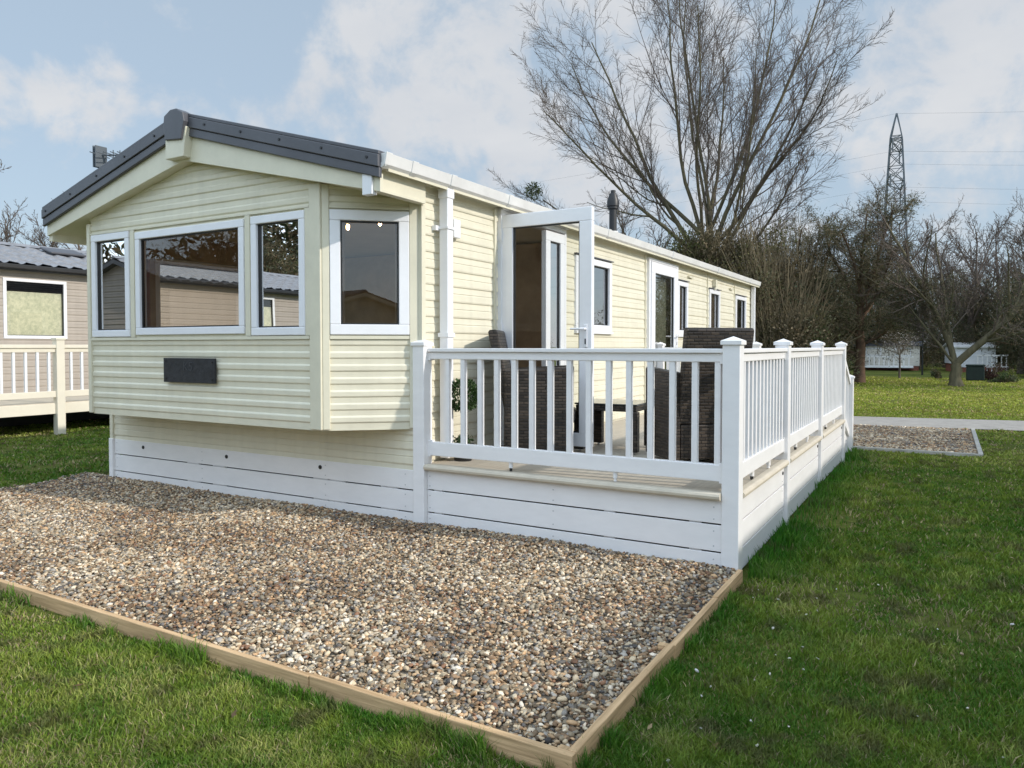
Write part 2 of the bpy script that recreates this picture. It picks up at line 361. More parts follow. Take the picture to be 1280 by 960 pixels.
S = np.where(rng.random(n) < .13, rng.uniform(.012, .019, n), rng.uniform(.006, .0125, n))
Z = gz(X, Y)+rng.uniform(-.006, .012, n)
near = d < 4.2
A = pebbles('a', X[near], Y[near], Z[near], S[near], 2); B = pebbles('b', X[~near], Y[~near], Z[~near], S[~near]*1.15, 1)
V = np.concatenate([A[0], B[0]]); F = np.concatenate([A[1], B[1]+len(A[0])]); col = np.concatenate([A[2], B[2]])
gp = np_mesh('gravel', V, F, M['stone'], col=col, smooth=True)
tag(gp, 'brown and cream pea shingle spread in the timber tray before the caravan', 'gravel', kind='stuff')
M['bed'] = mat('gravel bed', (.27,.22,.16), .95, .1, col2=(.12,.10,.08), vscale=70, bump=1, bscale=90)
xs = np.linspace(GX0, GX1, 60); ys = np.linspace(GY0, .02, 30); XX, YY = np.meshgrid(xs, ys)
ZZ = gz(XX, YY)-.006; ZZ[:, 0] = -.01
V = np.stack([XX, YY, ZZ], -1).reshape(-1, 3); i = np.arange(29)[:, None]*60+np.arange(59)[None]; i = i.ravel()
tag(np_mesh('gravel_bed', V, np.stack([i, i+1, i+61, i+60], 1), M['bed'], smooth=True), kind='structure')
# distant parking gravel
n = 16000; X = rng.uniform(-2.6, 1.55, n); Y = rng.uniform(7.35, 10.85, n)+.0*X; Y = Y + .12*X*(Y > 9)
A = pebbles('c', X, Y, np.full(n, .025)+rng.uniform(0,.01,n), rng.uniform(.015,.028,n), 1, bright=.95)
tag(np_mesh('gravel', A[0], A[1], M['stone'], col=A[2], smooth=True), 'patch of shingle beside the lane at the far end of the deck', 'gravel', kind='stuff')
tag(MB().box(-2.7, 1.58, 7.3, 10.95, -.05, .02).build('gravel_bed', M['bed']), kind='structure')
# timber boards round the gravel tray
t = empty('gravel_edging', (0, -2.58, 0)); tag(t, 'pale timber boards edging the shingle in front of the caravan', 'edging board')
def board(x0, x1, y0, y1, z1, mm, lab=None):
    o = MB().box(x0, x1, y0+2.58, y1+2.58, -.03, z1).build('board', mm, t, bevel=.004); return o
board(-1.262, .03, -2.578, -2.546, .088, M['boardx']); board(-5.2, -1.266, -2.580, -2.548, .084, M['boardx']); board(-7.3, -5.204, -2.578, -2.546, .086, M['boardx'])
board(-.004, .03, -2.544, -1.42, .088, M['boardy']); board(-.001, .033, -1.415, -.62, .082, M['boardy']); board(-.004, .03, -.615, .0, .086, M['boardy'])
MB().box(-.05, -.006, -2.544+2.58, -2.505+2.58, 0, .078).build('corner_peg', M['boardy'], t)
MB().box(-.05, -.006, -1.44+2.58, -1.40+2.58, 0, .078).build('corner_peg', M['boardy'], t)
t2 = empty('gravel_edging', (1.6, 7.3, 0)); tag(t2, 'low pale concrete kerb round the small shingle patch by the lane', 'edging kerb')
MB().box(-4.3, .02, -.05, 0, -.02, .05).build('kerb', M['concrete'], t2, bevel=.006); MB().box(-.03, .03, .004, 3.75, -.02, .05).build('kerb', M['concrete'], t2, bevel=.006)

# ------------------------------------------------------------------ grass
def in_rect(x, y, a, b, c, d): return (x > a) & (x < b) & (y > c) & (y < d)
def fine_(x, y): return fbm(x+3, y+9, 4.2, 2)
def grass(n, rmax, name='grass'):
    # constant density on the picture: p(r) ~ r near, 1/r far
    r = np.empty(n); k = n//4
    r[:k] = np.sqrt(rng.uniform(1.3**2, 3.2**2, k)); r[k:] = 3.2*np.exp(rng.uniform(0, np.log(rmax/3.2), n-k)**1.0)
    th = rng.uniform(R(90+YAW-62), R(90+YAW+56), n)
    x = CAM[0]+r*np.cos(th); y = CAM[1]+r*np.sin(th)
    ok = ~(in_rect(x, y, -7.1, .035, -2.585, .3) | in_rect(x, y, -6.9, -.01, 0, 7.2) | in_rect(x, y, -6.9, -2.6, 0, 12) | in_rect(x, y, -2.8, 1.63, 7.25, 11.0) | ((x < -7.1) & (x > -7.4) & (y > -2.7) & (y < 0) & (rng.random(n) < .6)))
    f0 = 10.95+.17*x; f1 = 13.0+.21*x
    ok &= ~((y > f0-.02) & (y < f1+.03)) & ~in_rect(x, y, -17, -14.3, -20, 12)
    bare = fbm(x, y, .9, 4)
    ok &= ~((bare > .69) & (rng.random(n) < .8))
    x, y, r = x[ok], y[ok], r[ok]; n = len(x)
    tuft = fbm(x+31, y+5, 2.3, 3); patch = fbm(x-11, y+40, .55, 4); fine = fbm(x+7, y+3, 5, 2)
    lush = np.clip(1-(x-.0)/.5, 0, 1)*(x > -.02)*(y > .1)*(y < 7)
    lush = np.maximum(lush, np.clip(1-(np.abs(x-.05)/.10), 0, 1)*.7*(y < 0)*(y > -2.6)*(fine_(x, y) > .45)); lush = np.maximum(lush, np.clip(1-(np.abs(y+2.60)/.08), 0, 1)*.7*(x < .05)*(fine_(x, y) > .42))
    bumpy = fbm(x-3, y+77, 7, 3)
    h = (.009+.030*np.clip(tuft*.6+bumpy*.6-.2, 0, 1)**1.3*1.5)*rng.uniform(.6, 1.5, n)*(1+2.4*lush)*(1+.006*np.clip(r-4, 0, 30))
    wd = np.maximum(.0016, .0008*r)*rng.uniform(.7, 1.3, n)
    a = rng.uniform(0, 2*np.pi, n); lean = rng.uniform(.2, 1.25, n)*(1-.6*lush); la = rng.uniform(0, 2*np.pi, n)
    dx, dy = np.cos(a)*wd, np.sin(a)*wd; lx, ly = np.cos(la)*lean*h, np.sin(la)*lean*h
    z0 = np.full(n, -.003)
    P = np.stack([np.stack([x-dx, y-dy, z0], 1), np.stack([x+dx, y+dy, z0], 1),
                  np.stack([x-dx*.7+lx*.35, y-dy*.7+ly*.35, h*.6], 1), np.stack([x+dx*.7+lx*.35, y+dy*.7+ly*.35, h*.6], 1),
                  np.stack([x+lx, y+ly, h], 1)], 1).reshape(-1, 3)
    o = np.arange(n)*5
    Q = np.stack([o, o+1, o+3, o+2], 1); T = np.stack([o+2, o+3, o+4], 1)
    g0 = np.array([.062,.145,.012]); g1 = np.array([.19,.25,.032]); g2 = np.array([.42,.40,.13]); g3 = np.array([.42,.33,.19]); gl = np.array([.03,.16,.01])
    k = np.clip((patch*.6+bumpy*.5-.36)*3.4+np.clip((y-9)/6, 0, .5)+rng.normal(0, .18, n), 0, 1)[:, None]  # y offset shifts far blades to the lighter green, imitating sunlight
    dk_ = np.clip((fbm(x+60, y-20, 5.5, 4)-.62)*6, 0, .6)[:, None]
    c = g0*(1-k)+g1*k
    yl = (np.clip((fine*.5+patch*.5-.47)*5, 0, 1)*(rng.random(n) < .55))[:, None]*.7; c = c*(1-yl)+g2*yl
    dead = (rng.random(n) < (.05+.22*np.clip((bare[ok]-.5)*5, 0, 1)))[:, None]; c = np.where(dead, g3*rng.uniform(.5, 1.1, (n,1)), c)
    c = c*(1-lush[:, None]*.85)+gl*lush[:, None]*.85
    c = c*(1-dk_)+np.array([.10,.08,.04])*dk_
    far = np.clip((y-12)/4, 0, 1)[:, None]; c = c*(1-far)+(c*np.array([1.3,1.15,1.1])+np.array([.035,.03,.005]))*far  # sunlit look of the lawn beyond the lane put into blade colour
    c = c*rng.uniform(.78, 1.42, (n, 1))
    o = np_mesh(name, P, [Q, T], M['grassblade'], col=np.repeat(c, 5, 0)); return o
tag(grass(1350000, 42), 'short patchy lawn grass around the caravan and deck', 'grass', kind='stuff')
# fallen white petals and leaves on the lawn by the boards
n = 70; X = np.concatenate([rng.uniform(.08, .7, n//2), rng.uniform(.1, 2.6, n//2)]); Y = rng.uniform(-2.9, .4, len(X)); 
A = pebbles('p', X, Y, np.full(len(X), .018), rng.uniform(.004, .011, len(X)), 1)
A[2][:] = np.repeat(np.array([(.6,.56,.48),(.4,.3,.2),(.66,.62,.6)])[rng.choice(3, len(X), p=[.5,.2,.3])], 12 if len(A[2]) == len(X)*12 else len(A[2])//len(X), 0)
tag(np_mesh('loose_pebbles', A[0], A[1], M['stone'], col=A[2], smooth=True), 'stray pale stones scattered on the grass beside the edging', 'pebbles', kind='stuff')

def litter(n, x0, x1, y0, y1, z, label):
    X = rng.uniform(x0, x1, n); Y = rng.uniform(y0, y1, n); a = rng.uniform(0, 2*np.pi, n); s_ = rng.uniform(.012, .028, n)
    zz_ = np.full(n, z) if np.isscalar(z) else z(X, Y)
    P = []
    for k, (u, v, q) in enumerate([(-1,0,0),(0,-.45,.25),(1,0,.5),(0,.45,.2)]):
        P.append(np.stack([X+s_*(u*np.cos(a)-v*np.sin(a)), Y+s_*(u*np.sin(a)+v*np.cos(a)), zz_+s_*q*rng.uniform(.2, 1.2, n)], 1))
    V = np.stack(P, 1).reshape(-1, 3); o = np.arange(n)*4
    c = np.array([(.16,.09,.04),(.24,.15,.07),(.10,.065,.035),(.30,.22,.12)])[rng.integers(0, 4, n)]*rng.uniform(.7, 1.3, (n, 1))
    tag(np_mesh('fallen_leaves', V, np.stack([o, o+1, o+2, o+3], 1), M['leaf'], col=np.repeat(c, 4, 0)), label, 'leaves', kind='stuff')
litter(170, -6.8, -.1, -2.5, -.1, lambda x, y: gz(x, y)+.014, 'dead brown leaves caught on the shingle')
litter(260, -6, 3.5, -4.6, 6, .022, 'dead brown leaves scattered in the short lawn grass')
# ------------------------------------------------------------------ siding walls
PROF_A = [(0, .0), (.40, .0015), (.49, .0095), (.54, .011), (.84, .012), (.90, .0095), (.97, .002), (1, 0)]        # bold shiplap (front)
PROF_B = [(0, .001), (.03, .011), (.12, .014), (.5, .010), (.56, .006), (.60, .010), (.9, .004), (1, .001)]  # side planks
def siding(mb, O, U, Nn, xl, xr, z0, z1, openings=(), pitch=.106, prof=PROF_A, phase=0.):
    """vertical wall: point = O + U*u + N*depth + z; xl/xr functions or numbers of z; openings (u0,u1,z0,z1)"""
    fl = xl if callable(xl) else (lambda z: xl); fr = xr if callable(xr) else (lambda z: xr)
    zs = set([z0, z1])
    k0 = int((z0-phase)//pitch)-1
    def depth(z):
        t = ((z-phase)/pitch) % 1.0
        for (a, da), (c, dc) in zip(prof, prof[1:]):
            if a <= t <= c: return da+(dc-da)*(t-a)/(c-a)
        return 0
    k = k0
    while phase+k*pitch < z1:
        for t, _ in prof[:-1]:
            z = phase+(k+t)*pitch
            if z0 < z < z1: zs.add(round(z, 5))
        k += 1
    for o in openings:
        for z in o[2:4]:
            if z0 < z < z1: zs.add(z)
    zs = sorted(zs); O = Vector(O); U = Vector(U); Nn = Vector(Nn)
    P = lambda u, z, dd: tuple(O+U*u+Nn*dd+Vector((0, 0, z)))
    for a, c in zip(zs, zs[1:]):
        if c-a < 1e-4: continue
        mid = (a+c)/2; da, dc = depth(a+1e-5), depth(c-1e-5)
        l0, r0, l1, r1 = fl(a), fr(a), fl(c), fr(c)
        ops = sorted((o[0], o[1]) for o in openings if o[2] < mid < o[3])
        segs = []; cur = None
        lo = max(l0, l1) if ops else None
        pts0 = [l0]; pts1 = [l1]
        for (u0, u1) in ops:
            if u1 <= pts0[-1]: continue
            pts0 += [u0, u1]; pts1 += [u0, u1]
        pts0.append(r0); pts1.append(r1)
        for j in range(0, len(pts0), 2):
            if pts0[j+1]-pts0[j] > 1e-4 or pts1[j+1]-pts1[j] > 1e-4:
                mb.add([P(pts0[j], a, da), P(max(pts0[j],pts0[j+1]), a, da), P(max(pts1[j],pts1[j+1]), c, dc), P(pts1[j], c, dc)], [(0,1,2,3)])
    return mb
def frame_box(mb, O, U, Nn, u0, u1, z0, z1, d0, d1):
    O = Vector(O); U = Vector(U); Nn = Vector(Nn); Z = Vector((0,0,1))
    vs = [tuple(O+U*u+Nn*dd+Z*z) for z in (z0, z1) for dd in (d0, d1) for u in (u0, u1)]
    return mb.add(vs, [(0,1,3,2),(4,6,7,5),(0,4,5,1),(2,3,7,6),(0,2,6,4),(1,5,7,3)])
def window(parent, O, U, Nn, u0, u1, z0, z1, fw=.065, split=None, glass=None, top=None, label=None, trimmat=None, drip=False, name='window', proud=.03):
    """frame mesh as the part, pane and bead sub-parts"""
    mb = MB()
    fb = lambda *a: frame_box(mb, O, U, Nn, *a)
    fb(u0, u1, z0, z0+fw, -.05, proud); fb(u0, u1, z1-fw, z1, -.05, proud)
    fb(u0, u0+fw, z0+fw, z1-fw, -.05, proud-.001); fb(u1-fw, u1, z0+fw, z1-fw, -.05, proud-.001)
    f = mb.build(name, M['upvc'], parent, bevel=.006)
    mb = MB(); i = .012
    for a in ((u0+fw, u1-fw, z0+fw, z0+fw+i), (u0+fw, u1-fw, z1-fw-i, z1-fw), (u0+fw, u0+fw+i, z0+fw+i, z1-fw-i), (u1-fw-i, u1-fw, z0+fw+i, z1-fw-i)):
        frame_box(mb, O, U, Nn, *a, -.02, .004)
    mb.build('gasket', M['black'], f)
    mb = MB(); O_, U_, N_ = Vector(O), Vector(U), Vector(Nn)
    vs = [tuple(O_+U_*u-N_*.012+Vector((0,0,z))) for u, z in ((u0+fw,z0+fw),(u1-fw,z0+fw),(u1-fw,z1-fw),(u0+fw,z1-fw))]
    mb.add(vs, [(0,1,2,3)]); mb.build('pane', glass or M['glass'], f)
    if drip:
        mb = MB(); frame_box(mb, O, U, Nn, u0-.02, u1+.02, z1+.012, z1+.024, 0, .05); mb.build('drip_strip', M['charcoal'], f)
        mb = MB(); frame_box(mb, O, U, Nn, u0-.01, u1+.01, z0-.035, z0-.002, 0, .05); mb.build('sill', M['upvc'], f, bevel=.004)
    if label: f['label'] = label
    return f

# ------------------------------------------------------------------ the caravan
car = empty('static_caravan', (-4.8, 0, 0))
tag(car, 'cream clad static caravan with charcoal roof verge, bay windows and an open white door', 'caravan')
car.location = (0, 0, 0)
XL, XR, YB, YE = -6.92, -2.6, -.5, 12.05
RX, RZ, SL = -4.78, 3.61, .28
rt = lambda x: RZ-SL*abs(x-RX)
BOT = .385; SB = .226
rb = lambda x: RZ-BOT-SB*abs(x-RX)   # underside of the bargeboard
def slope_l(x0):     # left limit of the gable at height z, in world x
    return lambda z: max(x0, RX-(RZ-BOT+.03-z)/SB)
def slope_r(x1):
    return lambda z: min(x1, RX+(RZ-BOT+.03-z)/SB)
W1 = (-6.40,-5.765,1.645,2.68); W2 = (-5.665,-4.115,1.66,2.655); W3 = (-4.025,-3.385,1.643,2.665)
# bay front
mb = MB()
gp_ = [W1, W2, W3]
zt = RZ-BOT+.03
siding(mb, (0, YB, 0), (1,0,0), (0,-1,0), slope_l(-6.44), slope_r(-3.23), .875, zt, [(w[0]+.01, w[1]-.01, w[2]+.01, w[3]-.01) for w in gp_], .106, PROF_A, .875)
mb.build('bay_front_wall', M['cream'], car, merge=True)
# angled bay sides
BA, BB = Vector((-3.23, -.5, 0)), Vector((-2.66, 0, 0)); BU = (BB-BA).normalized(); BN = Vector((BU.y, -BU.x, 0)); BL = (BB-BA).length
mb = MB(); AW = (.073, .712, 1.645, 2.66)
siding(mb, BA, BU, BN, 0, BL, .875, 2.86, [(AW[0]+.01, AW[1]-.01, AW[2]+.01, AW[3]-.01)], .106, PROF_A, .875)
mb.build('bay_side_wall', M['cream'], car, merge=True)
CA, CB = Vector((-6.92, 0, 0)), Vector((-6.44, -.5, 0)); CU = (CB-CA).normalized(); CN = Vector((CU.y, -CU.x, 0)); CL = (CB-CA).length
mb = MB(); siding(mb, CA, CU, CN, 0, CL, .875, 2.8, [], .106, PROF_A, .875); mb.build('bay_side_wall', M['cream'], car, merge=True)
# bay floor underside and lip
mb = MB().prism([(-6.92,0),(-6.44,-.5),(-3.23,-.5),(-2.66,0)], .86, .875, 'z'); mb.build('bay_floor', M['cream_trim'], car)
# main front wall below bay
mb = MB(); siding(mb, (0, 0, 0), (1,0,0), (0,-1,0), XL+.02, XR-.02, .40, .86, [], .125, PROF_B, .43); mb.build('front_wall', M['cream'], car, merge=True)
# corner trims
def trim(mb, x, y, z0, z1, w=.045): mb.box(x-w/2, x+w/2, y-w/2, y+w/2, z0, z1)
mb = MB()
for (x, y, z1) in ((-6.45,-.505,2.80),(-3.235,-.502,2.87)): trim(mb, x, y, .868, z1, .05)
mb.build('corner_trim', M['cream_trim'], car, bevel=.006)
mb = MB()
for q, e in ((0, .055),): 
    frame_box(mb, BA, BU, BN, .012, .07, .870, 2.86, 0, .024); frame_box(mb, BA, BU, BN, BL-.045, BL+.035, .870, 2.74, 0, .026)
    frame_box(mb, (0,YB,0), (1,0,0), (0,-1,0), -3.337, -3.243, .870, 2.87, 0, .024)
mb.build('corner_trim', M['cream_trim'], car, bevel=.005)
mb = MB(); mb.box(XL-.02, XL+.035, -.03, .03, .42, .862); mb.box(XR-.05, XR+.006, -.03, .02, .42, .862); mb.build('corner_trim', M['cream_trim'], car)
# rails above and below windows
mb = MB(); frame_box(mb, (0,YB,0), (1,0,0), (0,-1,0), -6.42, -3.34, 1.61, 1.638, 0, .026)
frame_box(mb, (0,YB,0), (1,0,0), (0,-1,0), -6.42, -3.34, 2.685, 2.70, 0, .022)
frame_box(mb, BA, BU, BN, .072, BL-.047, 1.61, 1.638, 0, .026); frame_box(mb, BA, BU, BN, .072, BL-.047, 2.672, 2.69, 0, .024); mb.build('window_rail', M['cream_trim'], car)
mb = MB()
for u in (-5.715, -4.07): frame_box(mb, (0,YB,0), (1,0,0), (0,-1,0), u-.03, u+.03, 1.642, 2.682, 0, .024)
frame_box(mb, (0,YB,0), (1,0,0), (0,-1,0), -3.386, -3.338, 1.642, 2.682, 0, .02)
mb.build('mullion_trim', M['cream_trim'], car)
for w_ in (W1, W2, W3): window(car, (0, YB, 0), (1,0,0), (0,-1,0), *w_, fw=.068)
window(car, BA, BU, BN, *AW, fw=.085, label='angled bay side window with ceiling lamps showing inside')
# siding on long wall
D1 = (1.24, 2.66, .58, 2.85); WA = (2.95, 4.03, 1.74, 2.62); D2 = (5.38, 6.72, .58, 2.84); WB = (6.78, 7.32, 1.74, 2.61); WC = (8.64, 9.36, 1.74, 2.60); WD = (10.6, 11.5, 1.74, 2.60)
mb = MB(); OW = (XR-.012, 0, 0)
siding(mb, OW, (0,1,0), (1,0,0), .0, YE, .42, 2.90, [D1, *[(w[0]+.01, w[1]-.01, w[2]+.01, w[3]-.01) for w in (WA, WB, WC, WD)], D2], .136, PROF_B, .44)
mb.build('long_wall', M['cream'], car, merge=True)
LW = [(.5,1.9,1.5,2.6),(2.3,3.1,1.6,2.6),(6,7,1.6,2.6)]
mb = MB(); siding(mb, (XL, 0, 0), (0,1,0), (-1,0,0), 0, YE, .42, 2.88, LW, .136, PROF_B, .44); mb.build('long_wall', M['cream'], car, merge=True)
for w_ in LW: window(car, (XL,0,0), (0,1,0), (-1,0,0), *w_, fw=.07)
mb = MB(); siding(mb, (0, YE, 0), (1,0,0), (0,1,0), slope_l(XL), slope_r(XR), .42, zt, [], .136, PROF_B, .44); mb.build('rear_wall', M['cream'], car, merge=True)
mb = MB(); mb.box(XR-.02, XR+.02, YE-.07, YE+.03, .45, 2.86); mb.box(XR-.02, XR+.015, -.003, .05, .88, 2.72); mb.build('corner_trim', M['cream_trim'], car)
# cover strips either side of the doors
mb = MB()
for y in (1.165, 5.3, 8.52, 10.5): mb.box(XR-.01, XR+.016, y-.016, y+.016, .6, 2.86)
mb.build('cover_strip', M['cream_trim'], car)
for w_ in (WA, WB, WC, WD): window(car, OW, (0,1,0), (1,0,0), *w_, fw=.075, drip=True, proud=.035, glass=M['sideglass'])
# door frame 1 with fixed narrow leaf, and the swung-open leaf
mb = MB()
for a in ((D1[0]-.01, D1[1], D1[3]-.03, D1[3]+.02), (D1[0]-.01, D1[0]+.05, D1[2], D1[3]-.03), (D1[1]-.04, D1[1], D1[2], D1[3]-.03), (D1[0]+.05, D1[1]-.04, D1[2], D1[2]+.05)):
    frame_box(mb, OW, (0,1,0), (1,0,0), *a, -.08, .05)
df = mb.build('door_frame', M['upvc'], car, bevel=.004)
def leaf(parent, O, U, Nn, wd, z0, z1, fw, name, glass, handle=True):
    mb = MB()
    for a in ((0, wd, z0, z0+fw), (0, wd, z1-fw, z1), (0, fw, z0+fw, z1-fw), (wd-fw, wd, z0+fw, z1-fw)): frame_box(mb, O, U, Nn, *a, -.03, .03)
    d = mb.build(name, M['upvc'], parent, bevel=.006)
    mb = MB()
    for sgn in (-1, 1):
        for a in ((fw, wd-fw, z0+fw, z0+fw+.012), (fw, wd-fw, z1-fw-.012, z1-fw), (fw, fw+.012, z0+fw, z1-fw), (wd-fw-.012, wd-fw, z0+fw, z1-fw)): frame_box(mb, O, U, Nn, *a, -.012, .012)
        break
    mb.build('gasket', M['black'], d)
    mb = MB(); O_, U_ = Vector(O), Vector(U)
    mb.add([tuple(O_+U_*u+Vector((0,0,z))) for u, z in ((fw,z0+fw),(wd-fw,z0+fw),(wd-fw,z1-fw),(fw,z1-fw))], [(0,1,2,3)]); mb.build('pane', glass, d)
    if handle:
        mb = MB(); u = wd-fw*.45; zh = 1.71
        frame_box(mb, O, U, Nn, u-.017, u+.017, zh-.17, zh+.04, .03, .042); frame_box(mb, O, U, Nn, u-.017, u+.017, zh-.17, zh+.04, -.042, -.03)
        mb.build('handle_plate', M['upvc'], d, bevel=.004)
        mb = MB()
        for s in (1, -1):
            q = O_+U_*u+Vector((0,0,zh)); nn = Vector(Nn)*s
            mb.tube([q+nn*.04, q+nn*.075, q+nn*.085-U_*.03, q+nn*.085-U_*.13], [.011,.011,.011,.009], 8)
        mb.build('handle', M['upvc'], d, smooth=True)
        mb = MB(); frame_box(mb, O, U, Nn, u-.006, u+.006, zh-.14, zh-.09, -.045, .045); mb.build('keyhole', M['black'], d)
    return d
leaf(car, (XR+.03, 1.27, 0), (1,0,0), (0,-1,0), .955, .63, 2.815, .125, 'open_door', M['doorglass'])['label'] = 'white glazed door leaf swung wide open over the deck'
leaf(car, (XR+.01, 2.16, 0), (0,1,0), (1,0,0), .455, .63, 2.80, .105, 'narrow_door', M['sideglass'], False)['label'] = 'closed narrow white glazed door leaf'
mb = MB()
for z in (.95, 1.72, 2.62): mb.tube([(XR+.03, 1.235, z-.06), (XR+.03, 1.235, z+.06)], .012, 8); mb.box(XR-.02, XR+.045, 1.222, 1.248, z-.05, z+.05)
mb.build('door_hinge', M['upvc'], car)
mb = MB(); frame_box(mb, OW, (0,1,0), (1,0,0), D1[0], D1[1]+.05, D1[3]+.022, D1[3]+.035, 0, .06); mb.build('drip_strip', M['upvc'], car)
# door 2
mb = MB()
for a in ((D2[0], D2[1], D2[3]-.04, D2[3]), (D2[0], D2[0]+.06, D2[2], D2[3]-.04), (D2[1]-.06, D2[1], D2[2], D2[3]-.04)): frame_box(mb, OW, (0,1,0), (1,0,0), *a, -.05, .05)
mb.build('door_frame', M['upvc'], car, bevel=.004)
leaf(car, (XR+.02, D2[0]+.07, 0), (0,1,0), (1,0,0), D2[1]-D2[0]-.14, .62, 2.79, .16, 'door', M['sideglass'])['label'] = 'closed white door with tall frosted pane further along the wall'
# wall fittings
mb = MB(); mb.box(XR, XR+.05, .42, .52, 2.50, 2.66); mb.build('alarm_box', M['upvc'], car, bevel=.008)
mb = MB(); mb.box(XR, XR+.07, 8.85, 8.95, 2.66, 2.78); mb.tube([(XR+.04, 8.9, 2.66), (XR+.04, 8.9, 2.60)], .03, 8); mb.build('wall_lamp', M['cream_trim'], car)
mb = MB()
for y, z in ((7.45, 2.72), (10.2, 2.70)): mb.box(XR, XR+.035, y-.12, y+.12, z-.015, z+.015)
mb.build('vent_strip', M['cream_trim'], car)
# skirting
def skirt_boards(mb, O, U, Nn, u0, u1, zs, dep=.02):
    for a, c in zip(zs, zs[1:]): frame_box(mb, O, U, Nn, u0, u1, a, c-.011, -dep, 0)
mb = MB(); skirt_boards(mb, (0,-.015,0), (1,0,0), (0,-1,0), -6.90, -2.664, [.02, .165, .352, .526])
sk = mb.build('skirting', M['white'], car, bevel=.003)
mb = MB()
for x in (-6.895, -5.55, -5.15, -3.75, -3.55, -2.95): mb.box(x-.09 if x > -6.8 else x-.02, x+.09 if x > -6.8 else x+.05, .006, .03, .02, .50)
mb.build('batten', M['white'], sk)
mb = MB(); mb.box(-6.94, -6.87, -.045, .02, .0, .52); mb.build('corner_board', M['white'], sk, bevel=.003)
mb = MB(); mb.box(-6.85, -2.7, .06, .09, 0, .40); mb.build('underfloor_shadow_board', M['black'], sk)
mb = MB()
for x in (-6.35, -5.0, -3.73): mb.tube([(x, -.016, .455), (x, -.022, .455)], .019, 12)
mb.build('vent_hole', M['black'], sk)
mb = MB(); mb.box(XL+.03, XL+.06, .1, YE, 0, .45); mb.box(XL, XR, YE-.05, YE, 0, .45); mb.build('skirting', M['white'], car)
# roof
def roof(parent, x0, x1, rx, rz, sl, y0, y1, mm, th=.05, amp=.016, per=.19, step=.36):
    for sgn, xe in ((-1, x0), (1, x1)):
        ny = int((y1-y0)/per*6); ys = np.linspace(y0, y1, ny+1)
        W = abs(xe-rx); ns = int(W/step)
        us = []
        for k in range(ns+1):
            a = W*k/(ns+1); us += [(a, 0), (W*(k+1)/(ns+1)-.002, 1)]
        V = []; 
        for j, (u, e) in enumerate(us):
            k = j//2
            lift = .016 if e else 0.0
            ph = 0.0
            wv = amp*(np.sin(2*np.pi*ys/per)*.6+.4*np.sin(4*np.pi*ys/per+.6))
            z = rz-sl*u+lift+wv+.012
            V.append(np.stack([np.full_like(ys, rx+sgn*u), ys, z], 1))
        V = np.concatenate(V); n = ny+1; i = (np.arange(len(us)-1)[:, None]*n+np.arange(ny)[None]).ravel()
        o = np_mesh('roof_tiles', V, np.stack([i, i+1, i+n+1, i+n], 1), mm, parent=parent, smooth=True)
        o.data.set_sharp_from_angle(angle=R(50))
roof(car, -7.02, -2.46, RX, RZ-.02, SL, -.58, YE+.2, M['tile'])
mb = MB().prism([(-7.04, rt(-7.04)-.10), (RX, RZ-.10), (-2.47, rt(-2.47)-.10), (-2.47, rt(-2.47)-.04), (RX, RZ-.04), (-7.04, rt(-7.04)-.04)], -.56, YE+.2); mb.build('roof_deck', M['cream_trim'], car)
mb = MB().prism([(-7.0, rb(-7.0)), (RX, RZ-BOT), (-2.56, rb(-2.56)), (-2.56, rb(-2.56)+.03), (RX, RZ-BOT+.03), (-7.0, rb(-7.0)+.03)], -.58, .02); mb.build('soffit', M['cream_trim'], car)
mb = MB().prism([(RX-.14, rt(RX-.14)+.035), (RX, RZ+.045), (RX+.14, rt(RX+.14)+.035), (RX+.14, rt(RX+.14)-.0), (RX-.14, rt(RX-.14))], -.60, YE+.2); mb.build('ridge_tile', M['tile'], car)
# bargeboard (cream) and verge (charcoal), both sides
for sgn, xe in ((-1, -7.03), (1, -2.5)):
    xm = RX+sgn*.001
    mb = MB(); a, c = (xm, xe)
    mb.prism([(a, RZ-BOT-.005), (xe, rb(xe)-.005), (xe, rt(xe)-.13), (a, RZ-.13)], -.62, -.585); mb.build('bargeboard', M['cream_trim'], car, bevel=.003)
    mb = MB(); xv = xe+sgn*.02
    mb.prism([(a, RZ-.165), (xv, rt(xv)-.165), (xv, rt(xv)-.09), (a, RZ-.09)], -.655, -.622)
    mb.prism([(a, RZ-.088), (xv, rt(xv)-.088), (xv, rt(xv)+.005), (a, RZ+.005)], -.668, -.623)
    mb.prism([(a, RZ+.005), (xv, rt(xv)+.005), (xv, rt(xv)+.035), (a, RZ+.035)], -.66, -.50)
    v = mb.build('verge', M['charcoal'], car, bevel=.006)
    mb = MB()
    for k in range(5):
        x = RX+sgn*(.35+k*.46); mb.tube([(x, -.667, rt(x)-.035), (x, -.675, rt(x)-.035)], .011, 8)
    mb.build('screw', M['black'], v)
mb = MB().prism([(RX-.13, RZ-.235+.02), (RX+.095, RZ-.235), (RX+.14, RZ-.08), (RX+.12, RZ-.0), (RX+.03, RZ+.045), (RX-.05, RZ+.045), (RX-.14, RZ-.0), (RX-.15, RZ-.08)], -.715, -.60)
v = mb.build('ridge_cap', M['charcoal'], car, bevel=.008)
mb = MB(); mb.prism([(RX-.15, RZ-.38), (RX+.10, RZ-.38), (RX+.14, RZ-.12), (RX-.15, RZ-.12)], -.695, -.60); mb.build('bargeboard_block', M['cream_trim'], car, bevel=.006)
